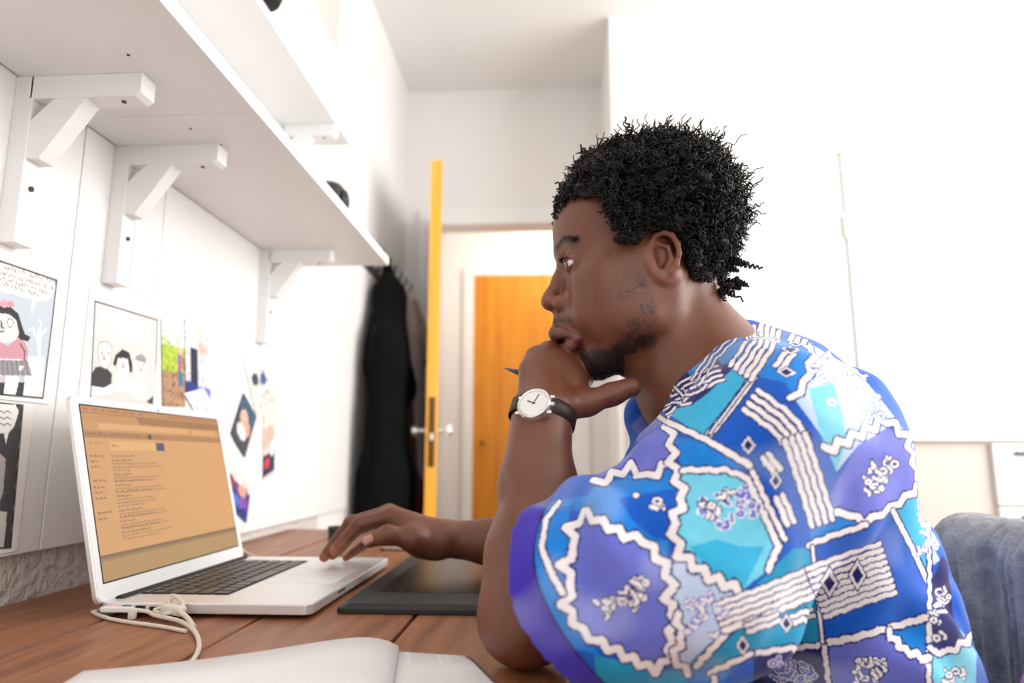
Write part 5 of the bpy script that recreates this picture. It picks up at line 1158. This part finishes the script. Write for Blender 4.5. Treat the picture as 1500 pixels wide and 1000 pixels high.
# three figures
A2 = Art(0.930, 1.112, 0.225, 0.432)
cr = srgb(222, 219, 214); A2.P([zz(500, 362), zz(822, 460), zz(805, 1010), zz(470, 960)], cr)
A2.P([zz(525, 385), zz(640, 405), zz(770, 470), zz(785, 540), zz(795, 585), zz(765, 560), zz(680, 572), zz(560, 510), zz(520, 450)], srgb(240, 238, 236))
for (x0, x1, y0, y1) in ((545, 760, 402, 470), (540, 770, 425, 500), (545, 765, 455, 525), (570, 745, 485, 545)):
    a0, a1 = A2.m(*zz(x0, y0)), A2.m(*zz(x1, y1)); n_ = 18; pts = [(a0[0]+(a1[0]-a0[0])*i/n_, a0[1]+(a1[1]-a0[1])*i/n_) for i in range(n_+1)]
    write(A2.c, a0, a1, 4.2, srgb(200, 197, 195))
A2.P([zz(478, 745), zz(500, 705), zz(550, 700), zz(585, 740), zz(583, 790), zz(545, 812), zz(478, 800)], srgb(62, 60, 64)); A2.P([zz(478, 800), zz(545, 812), zz(583, 795), zz(590, 840), zz(470, 860)], white)
A2.P([zz(512, 620), zz(520, 578), zz(560, 572), zz(586, 600), zz(580, 680), zz(556, 715), zz(525, 700)], white); A2.Ln([zz(512, 620), zz(520, 578), zz(560, 572), zz(586, 600), zz(580, 680), zz(556, 715), zz(525, 700), zz(512, 620)], 1.4, grey)
A2.P([zz(590, 690), zz(605, 640), zz(640, 612), zz(675, 628), zz(692, 690), zz(690, 735), zz(676, 730), zz(668, 660), zz(620, 655), zz(605, 700)], srgb(46, 44, 50)); A2.P([zz(615, 660), zz(668, 660), zz(676, 720), zz(655, 742), zz(625, 735)], white)
A2.P([zz(597, 830), zz(600, 745), zz(650, 740), zz(680, 770), zz(676, 835)], white); A2.P([zz(706, 660), zz(735, 640), zz(762, 655), zz(755, 735), zz(730, 765), zz(705, 745)], white); A2.P([zz(706, 668), zz(712, 645), zz(740, 636), zz(763, 658), zz(760, 685)], srgb(160, 156, 160)); A2.P([zz(680, 860), zz(690, 775), zz(735, 765), zz(765, 790), zz(760, 875)], white)
for (x, y) in ((532, 632), (568, 632), (630, 660), (660, 660), (722, 690), (748, 692)): A2.E(*zz(x, y), 0.0016, 0.002, ink)
for (x, y) in ((545, 665), (645, 705), (735, 722)): A2.Ln([zz(x-8, y), zz(x+8, y-2)], 1.4, ink); A2.Ln([zz(x, y-30), zz(x-4, y-12), zz(x+4, y-10)], 1.2, ink)
A2.P([zz(765, 885), zz(805, 850), zz(805, 900), zz(780, 895)], srgb(70, 68, 72)); A2.Ln([zz(498, 362), zz(822, 460), zz(805, 1010), zz(470, 960), zz(498, 362)], 2.2, ink)
A2.put('comic_page', 'comic page of three grey figures sitting in a row', GC)
# dark page at the bottom
A3 = Art(0.690, 0.850, 0.066, 0.2485)
A3.P([(-60, 585), (32, 592), (14, 800), (-60, 805)], srgb(72, 70, 74)); A3.P([(-60, 588), (22, 593), (27, 603), (20, 625), (12, 634), (8, 650), (5, 634), (-60, 640)], white); A3.P([(-60, 745), (10, 748), (5, 800), (-60, 803)], srgb(206, 202, 196)); A3.P([(-60, 690), (-4, 660), (8, 672), (4, 720), (-5, 745), (-60, 750)], srgb(176, 172, 172))
for k_ in range(3): A3.Ln([(-20+i*5, 602+k_*9+(i % 2)*3) for i in range(8)], 1.2, srgb(110, 108, 110))
A3.Ln([(-60, 585), (33, 592), (15, 800), (-60, 806)], 2.2, ink)
A3.put('comic_page', 'dark comic page with white speech bubble at the board foot', GC)
# faintly written note under the second bracket
A4 = Art(1.02, 1.09, 0.445, 0.56, 0.0012)
for k_ in range(3): A4.c.scribble(6, 50, 20+k_*26, 4, srgb(222, 220, 218), pr)
A4.put('paper_note', 'white paper note with faint writing beside the second bracket', 'loose paper notes on the boards')
# photographs (quads as they hang)
def photo(quad, seed, ops, name, label, bg, lift=0.001, group='snapshots stuck on the boards'):
    Q_ = [np.array([WX+lift, *wy(*q)]) for q in quad]; px_, py_ = Q_[1]-Q_[0], Q_[3]-Q_[0]; w_ = max(8, int(np.linalg.norm(px_)/0.0016)); h_ = max(8, int(np.linalg.norm(py_)/0.0016)); c = Cv(w_, h_, bg); r = np.random.default_rng(seed)
    for kind, x, y, rx, ry, col in ops:
        if kind == 'e': c.ell(x*w_, y*h_, rx*w_, ry*h_, srgb(*col))
        elif kind == 'r': c.poly([(x*w_, y*h_), ((x+rx)*w_, y*h_), ((x+rx)*w_, (y+ry)*h_), (x*w_, (y+ry)*h_)], srgb(*col))
        else:
            for i in range(int(rx*60)): c.ell((x+r.uniform(-1, 1)*rx)*w_, (y+r.uniform(-1, 1)*ry)*h_, r.uniform(1, 3.2), r.uniform(1, 3.2), np.array(srgb(*col))*r.uniform(0.6, 1.25))
    for _ in range(2):
        z_ = np.pad(c.a, ((1, 1), (1, 1), (0, 0)), 'edge'); c.a = (z_[:-2, 1:-1]+z_[2:, 1:-1]+z_[1:-1, :-2]+z_[1:-1, 2:]+2*z_[1:-1, 1:-1])/6
    c.a = np.clip(c.a*(1+0.5*(np.kron(r.random((h_//3+1, w_//3+1)), np.ones((3, 3)))[:h_, :w_, None]-0.5)), 0, 1).astype(np.float32)
    o = sheet(name, Q_[0], px_, py_, c, M['print']); md = o.modifiers.new('paper', 'SOLIDIFY'); md.thickness = 0.0006; md.offset = -1
    return tag(o, label, 'photo', group)
photo([(236, 466), (269, 475), (269, 592), (238, 594)], 1, [('r', 0, 0, 1, .3, (238, 232, 222)), ('r', 0, .3, 1, .3, (176, 196, 70)), ('s', .3, .42, .45, .2, (150, 190, 40)), ('s', .85, .5, .2, .14, (120, 160, 40)), ('r', 0, .6, 1, .4, (176, 140, 108)), ('s', .5, .8, .6, .2, (160, 120, 90)), ('e', .78, .36, .09, .06, (226, 180, 160)), ('e', .78, .5, .13, .13, (206, 120, 130)), ('s', .78, .5, .14, .12, (80, 110, 170)), ('r', .68, .6, .2, .16, (60, 120, 150))], 'photograph', 'photograph of a walker on a green garden path', srgb(230, 225, 215))
photo([(270, 466), (306, 480), (307, 570), (272, 582)], 2, [('r', 0, 0, 1, .5, (232, 228, 226)), ('r', .2, .35, .28, .55, (34, 42, 66)), ('e', .7, .3, .2, .13, (228, 186, 176)), ('e', .72, .14, .2, .12, (236, 224, 214)), ('r', .5, .45, .45, .4, (214, 214, 228)), ('r', 0, .78, .4, .2, (40, 60, 130)), ('r', .45, .82, .55, .18, (110, 120, 220))], 'photograph', 'photograph of two people in dark and pale clothes', srgb(220, 218, 222))
photo([(268, 576), (297, 568), (324, 600), (316, 655)], 3, [('s', .5, .5, .4, .4, (214, 214, 224))], 'paper_note', 'pale loose sheet tucked behind the laptop lid', srgb(226, 228, 234), 0.002, 'loose paper notes on the boards')
photo([(352, 512), (384, 500), (398, 571), (375, 606)], 4, [('r', 0, 0, 1, .4, (240, 236, 232)), ('s', .5, .6, .4, .2, (120, 150, 180)), ('e', .3, .5, .14, .1, (60, 64, 80)), ('e', .65, .55, .14, .1, (70, 90, 140)), ('s', .6, .85, .4, .1, (190, 160, 130))], 'photograph', 'photograph of a bright crowd, topmost of the tilted cluster', srgb(232, 226, 220), 0.001)
photo([(356, 575), (375, 610), (358, 672), (337, 636)], 5, [('r', 0, 0, 1, .35, (60, 90, 110)), ('e', .4, .4, .25, .16, (226, 180, 160)), ('e', .7, .5, .2, .14, (214, 160, 140)), ('r', 0, .65, 1, .35, (70, 72, 84)), ('e', .45, .68, .3, .14, (234, 226, 222))], 'photograph', 'photograph of friends leaning together in dark clothes', srgb(70, 66, 70), 0.002)
photo([(386, 603), (402, 595), (408, 674), (385, 704)], 6, [('r', 0, 0, 1, .25, (238, 226, 206)), ('e', .5, .4, .4, .16, (228, 176, 156)), ('r', 0, .65, 1, .3, (40, 48, 80)), ('e', .3, .78, .25, .08, (200, 60, 70)), ('e', .75, .6, .2, .12, (236, 236, 236))], 'photograph', 'narrow photograph of a face close up, beside the tilted cluster', srgb(230, 206, 196), 0.0015)
photo([(329, 668), (368, 710), (353, 774), (320, 728)], 7, [('r', 0, 0, 1, .3, (228, 222, 214)), ('s', .5, .45, .45, .2, (170, 60, 70)), ('e', .3, .4, .12, .16, (150, 60, 66)), ('e', .7, .38, .14, .14, (222, 160, 140)), ('r', 0, .6, 1, .4, (50, 66, 140)), ('e', .5, .7, .3, .12, (90, 120, 200)), ('e', .8, .62, .14, .14, (130, 80, 170)), ('s', .5, .85, .4, .1, (30, 30, 60))], 'photograph', 'photograph of a group in blue, lowest of the tilted cluster', srgb(60, 70, 130), 0.001)
# ================================================================== coats on the rail
rl = tag(empty('coat_rail', (XL+0.01, 2.7, 0.89)), 'dark metal coat rail with hooks on the wall beside the door', 'coat rail')
put(box('back_plate', XL+0.003, XL+0.012, 2.36, 3.0, 0.868, 0.905, M['dark_metal'], None, 0.002), rl)
for y in (2.42, 2.52, 2.62, 2.72, 2.82, 2.92):
    put(B().tube(spline([(XL+0.01, y, 0.895), (XL+0.045, y, 0.90), (XL+0.062, y, 0.925), (XL+0.06, y, 0.945)], 5), 0.0045, 8).tube(spline([(XL+0.01, y, 0.875), (XL+0.03, y, 0.862), (XL+0.045, y, 0.872), (XL+0.047, y, 0.886)], 5), 0.0045, 8).build('hook', M['dark_metal'], None, True), rl)
def drape(S, amp, fy, seed):
    lo = np.min([p[2] for p in S.p], 0); hi = np.max([p[3] for p in S.p], 0)
    def fn(P):
        w = vnoise(np.stack([P[:, 0]*fy*1.3, P[:, 1]*fy, P[:, 2]*2.2], 1), 1.0, seed)-0.5; w2 = vnoise(P*np.array([fy*2, fy*2, 7]), 1.0, seed+1)-0.5
        return -(amp*2*w+amp*0.8*w2)
    S.func(fn, lo, hi, 0.01, '~')
def soft_obj(name, S, vox, m, parent, clipx=None, it=2):
    V, Q = S.mesh(vox, 12); V = smooth_mesh(V, Q, it, 0.5)
    if clipx is not None: V[:, 0] = np.maximum(V[:, 0], clipx)
    return put(mesh_obj(name, V, Q, m, None, True), parent)
M['coat'] = mat('black_wool', (0.0035, 0.0037, 0.0045), 0.9, spec=0.1, bump=(300, 0.2, 0.001)); M['pale_cloth'] = mat('pale_pink_cotton', srgb(206, 186, 182), 0.85, bump=(200, 0.2, 0.001))
M['plaid'] = mat('red_plaid', srgb(150, 40, 44), 0.85, noise=(30, srgb(60, 70, 60), (1, 1, 1), 2)); M['green_cloth'] = mat('green_floral', srgb(120, 140, 80), 0.85, noise=(40, srgb(214, 170, 170), (1, 1, 1), 2))
ct = tag(empty('coat', (-0.62, 2.45, -0.4)), 'long black coat hanging from the wall rail', 'coat')
S = Soft(); S.limb((-0.635, 2.50, 0.90), (-0.615, 2.47, 0.78), 0.022, 0.045, 0.04); S.limb((-0.615, 2.47, 0.78), (-0.61, 2.36, 0.52), 0.05, 0.065, 0.06); S.limb((-0.615, 2.47, 0.78), (-0.59, 2.55, 0.45), 0.05, 0.06, 0.06)
S.ell((-0.595, 2.42, 0.25), (0.07, 0.17, 0.42), None, 0.08); S.limb((-0.59, 2.36, 0.1), (-0.59, 2.34, -0.45), 0.075, 0.085, 0.08); S.limb((-0.58, 2.48, 0.1), (-0.58, 2.48, -0.45), 0.075, 0.08, 0.08)
S.limb((-0.60, 2.33, 0.6), (-0.585, 2.29, -0.02), 0.045, 0.04, 0.01); drape(S, 0.016, 13, 51)
soft_obj('shell', S, 0.008, M['coat'], ct, XL+0.02)
put(B().tube(spline([(-0.635, 2.505, 0.885), (-0.628, 2.51, 0.93), (-0.63, 2.53, 0.94), (-0.636, 2.535, 0.89)], 6), 0.004, 6).build('hanging_loop', M['coat'], None, True), ct)
s2 = tag(empty('hanging_shirt', (-0.6, 2.85, 0)), 'pale pink shirt hanging behind the black coat', 'shirt')
S = Soft(); S.limb((-0.635, 2.83, 0.88), (-0.61, 2.83, 0.70), 0.022, 0.045, 0.03); S.ell((-0.60, 2.83, 0.36), (0.06, 0.06, 0.40), None, 0.04); S.limb((-0.58, 2.82, 0.4), (-0.55, 2.82, 0.02), 0.04, 0.035, 0.03); drape(S, 0.012, 16, 61)
soft_obj('shell', S, 0.009, M['pale_cloth'], s2, XL+0.02); 
s3 = tag(empty('scarf', (-0.58, 2.7, 0)), 'red plaid scarf dangling under the pale pink shirt', 'scarf')
S = Soft(); S.chain([(-0.63, 2.72, 0.88), (-0.60, 2.71, 0.5), (-0.575, 2.70, 0.12), (-0.545, 2.69, 0.06), (-0.535, 2.69, -0.05)], [0.018, 0.03, 0.035, 0.045, 0.03], 0.02); drape(S, 0.01, 22, 71); soft_obj('cloth', S, 0.008, M['plaid'], s3, XL+0.02)
s4 = tag(empty('flowered_bag', (-0.6, 2.955, 0.7)), 'small green flowered cloth bag at the far end of the rail', 'bag')
S = Soft(); S.limb((-0.62, 2.955, 0.87), (-0.60, 2.955, 0.76), 0.014, 0.035, 0.02); S.ell((-0.59, 2.955, 0.66), (0.055, 0.04, 0.10), None, 0.03); drape(S, 0.008, 24, 81); soft_obj('cloth', S, 0.008, M['green_cloth'], s4, XL+0.02)

# ================================================================== low cabinet at the right
M['beige_panel'] = mat('beige_panel', srgb(214, 206, 196), 0.6); M['cab_white'] = mat('cabinet_white', (0.86, 0.85, 0.84), 0.4)
cb = tag(empty('cabinet', (1.5, 2.35, FL)), 'low white cabinet with beige end panel below the closet wall', 'cabinet')
put(box('body', 1.11, 2.05, 2.215, 2.48, FL+0.06, 0.232, M['beige_panel'], None, 0.002), cb); put(box('plinth', 1.13, 2.03, 2.23, 2.48, FL, FL+0.06, M['beige_panel']), cb)
put(box('worktop', 1.085, 2.08, 2.195, 2.487, 0.232, 0.254, M['cab_white'], None, 0.003), cb)
for z0, z1 in ((0.04, 0.224), (-0.33, 0.034), (-0.67, -0.336)):
    dw_ = put(box('drawer', 1.338, 2.045, 2.198, 2.216, z0, z1, M['cab_white'], None, 0.002), cb)
    box('handle', 1.40, 1.56, 2.185, 2.199, z1-0.034, z1-0.024, M['dark_metal'], dw_, 0.002)

# ================================================================== chair, cardigan, cloth
M['chair_wood'] = mat('chair_wood', srgb(150, 105, 62), 0.45, noise=(8, srgb(120, 80, 44), (6, 6, 0.6), 5))
ch = tag(empty('chair', (0.36, 0.81, FL)), 'wooden chair the person sits on, its back hidden by knitwear', 'chair')
put(box('seat', 0.13, 0.565, 0.60, 1.02, -0.375, -0.345, M['chair_wood'], None, 0.008), ch)
for x in (0.165, 0.545):
    for y in (0.63, 0.99): put(B().box(-0.02, 0.02, -0.02, 0.02, FL, 0.06 if x > 0.3 else -0.37, 0.004, 2, Matrix.Translation((x, y, 0))).build('leg', M['chair_wood'], None), ch)
for z in (-0.20, -0.06, 0.045): put(box('back_rail', 0.535, 0.555, 0.60, 1.02, z-0.03, z+0.03, M['chair_wood'], None, 0.005), ch)
M['knit'] = mat('grey_knit', srgb(162, 163, 165), 0.9, noise=(50, srgb(126, 127, 130), (1, 1, 1), 3), bump=(180, 0.6, 0.003), sheen=0.2)
kn = tag(empty('cardigan', (0.55, 0.9, -0.3)), 'grey knitted cardigan draped over the chair back', 'cardigan')
def rbox(c, hsz, r):
    c, hsz = np.array(c), np.array(hsz)-r
    def fn(P):
        q = np.abs(P-c)-hsz; return np.sqrt((np.maximum(q, 0)**2).sum(1))+np.minimum(q.max(1), 0)-r
    return fn, c-hsz-r, c+hsz+r
S = Soft()
for c, hs, r in (((0.560, 0.86, -0.10), (0.058, 0.165, 0.205), 0.05), ((0.592, 0.80, -0.12), (0.04, 0.10, 0.20), 0.038)):
    fn, lo, hi = rbox(c, hs, r); S.func(fn, lo, hi, 0.02)
S.limb((0.525, 0.80, 0.06), (0.515, 0.80, -0.25), 0.028, 0.03, 0.015); S.limb((0.52, 0.93, 0.07), (0.512, 0.94, -0.25), 0.03, 0.034, 0.02)
def ribs(P): return 0.004*np.sin(P[:, 1]*300+6*vnoise(P*6, 1.0, 93))+0.012*(vnoise(P*np.array([12, 18, 6]), 1.0, 91)-0.5)
S.func(ribs, (0.4, 0.5, -0.5), (0.8, 1.2, 0.3), 0.01, '~')
S.limb((0.50, 0.865, 0.065), (0.495, 0.868, -0.30), 0.016, 0.014, 0.01, '-')
soft_obj('knit', S, 0.0036, M['knit'], kn, None, 1)
pk = tag(empty('pink_cloth', (0.55, 0.65, -0.3)), 'pink cloth hung over the near end of the chair back', 'cloth')
M['pink'] = mat('pink_cotton', srgb(226, 150, 186), 0.8, bump=(160, 0.2, 0.001))
S = Soft(); fn, lo, hi = rbox((0.485, 0.655, -0.14), (0.074, 0.056, 0.155), 0.045); S.func(fn, lo, hi, 0.02); drape(S, 0.008, 16, 95); soft_obj('fabric', S, 0.006, M['pink'], pk)
# ================================================================== trousers and shoes (below the desk)
M['denim'] = mat('dark_denim', srgb(38, 46, 66), 0.85, bump=(400, 0.25, 0.0008)); M['shoe'] = mat('black_shoe', (0.02, 0.02, 0.022), 0.5)
S = Soft(); S.ell((0.33, 0.81, -0.255), (0.12, 0.165, 0.085), None, 0.06)
for s in (-1, 1): S.limb((0.30, 0.81+s*0.09, -0.26), (-0.04, 0.81+s*0.11, -0.23), 0.085, 0.065, 0.05); S.limb((-0.04, 0.81+s*0.11, -0.23), (-0.02, 0.81+s*0.11, -0.66), 0.064, 0.05, 0.03)
drape(S, 0.006, 14, 97); V, Q = S.mesh(0.009, 12); V = smooth_mesh(V, Q, 1); under(mesh_obj('trousers', V, Q, M['denim'], None, True))
for s in (-1, 1):
    S = Soft(); S.limb((0.02, 0.81+s*0.11, -0.70), (-0.16, 0.81+s*0.115, -0.712), 0.04, 0.034, 0.02); S.limb((-0.02, 0.81+s*0.11, -0.69), (-0.02, 0.81+s*0.11, -0.64), 0.045, 0.046, 0.02)
    V, Q = S.mesh(0.007, 12); V[:, 2] = np.maximum(V[:, 2], FL+0.0005); sh_o = under(mesh_obj('shoe', V, Q, M['shoe'], None, True))
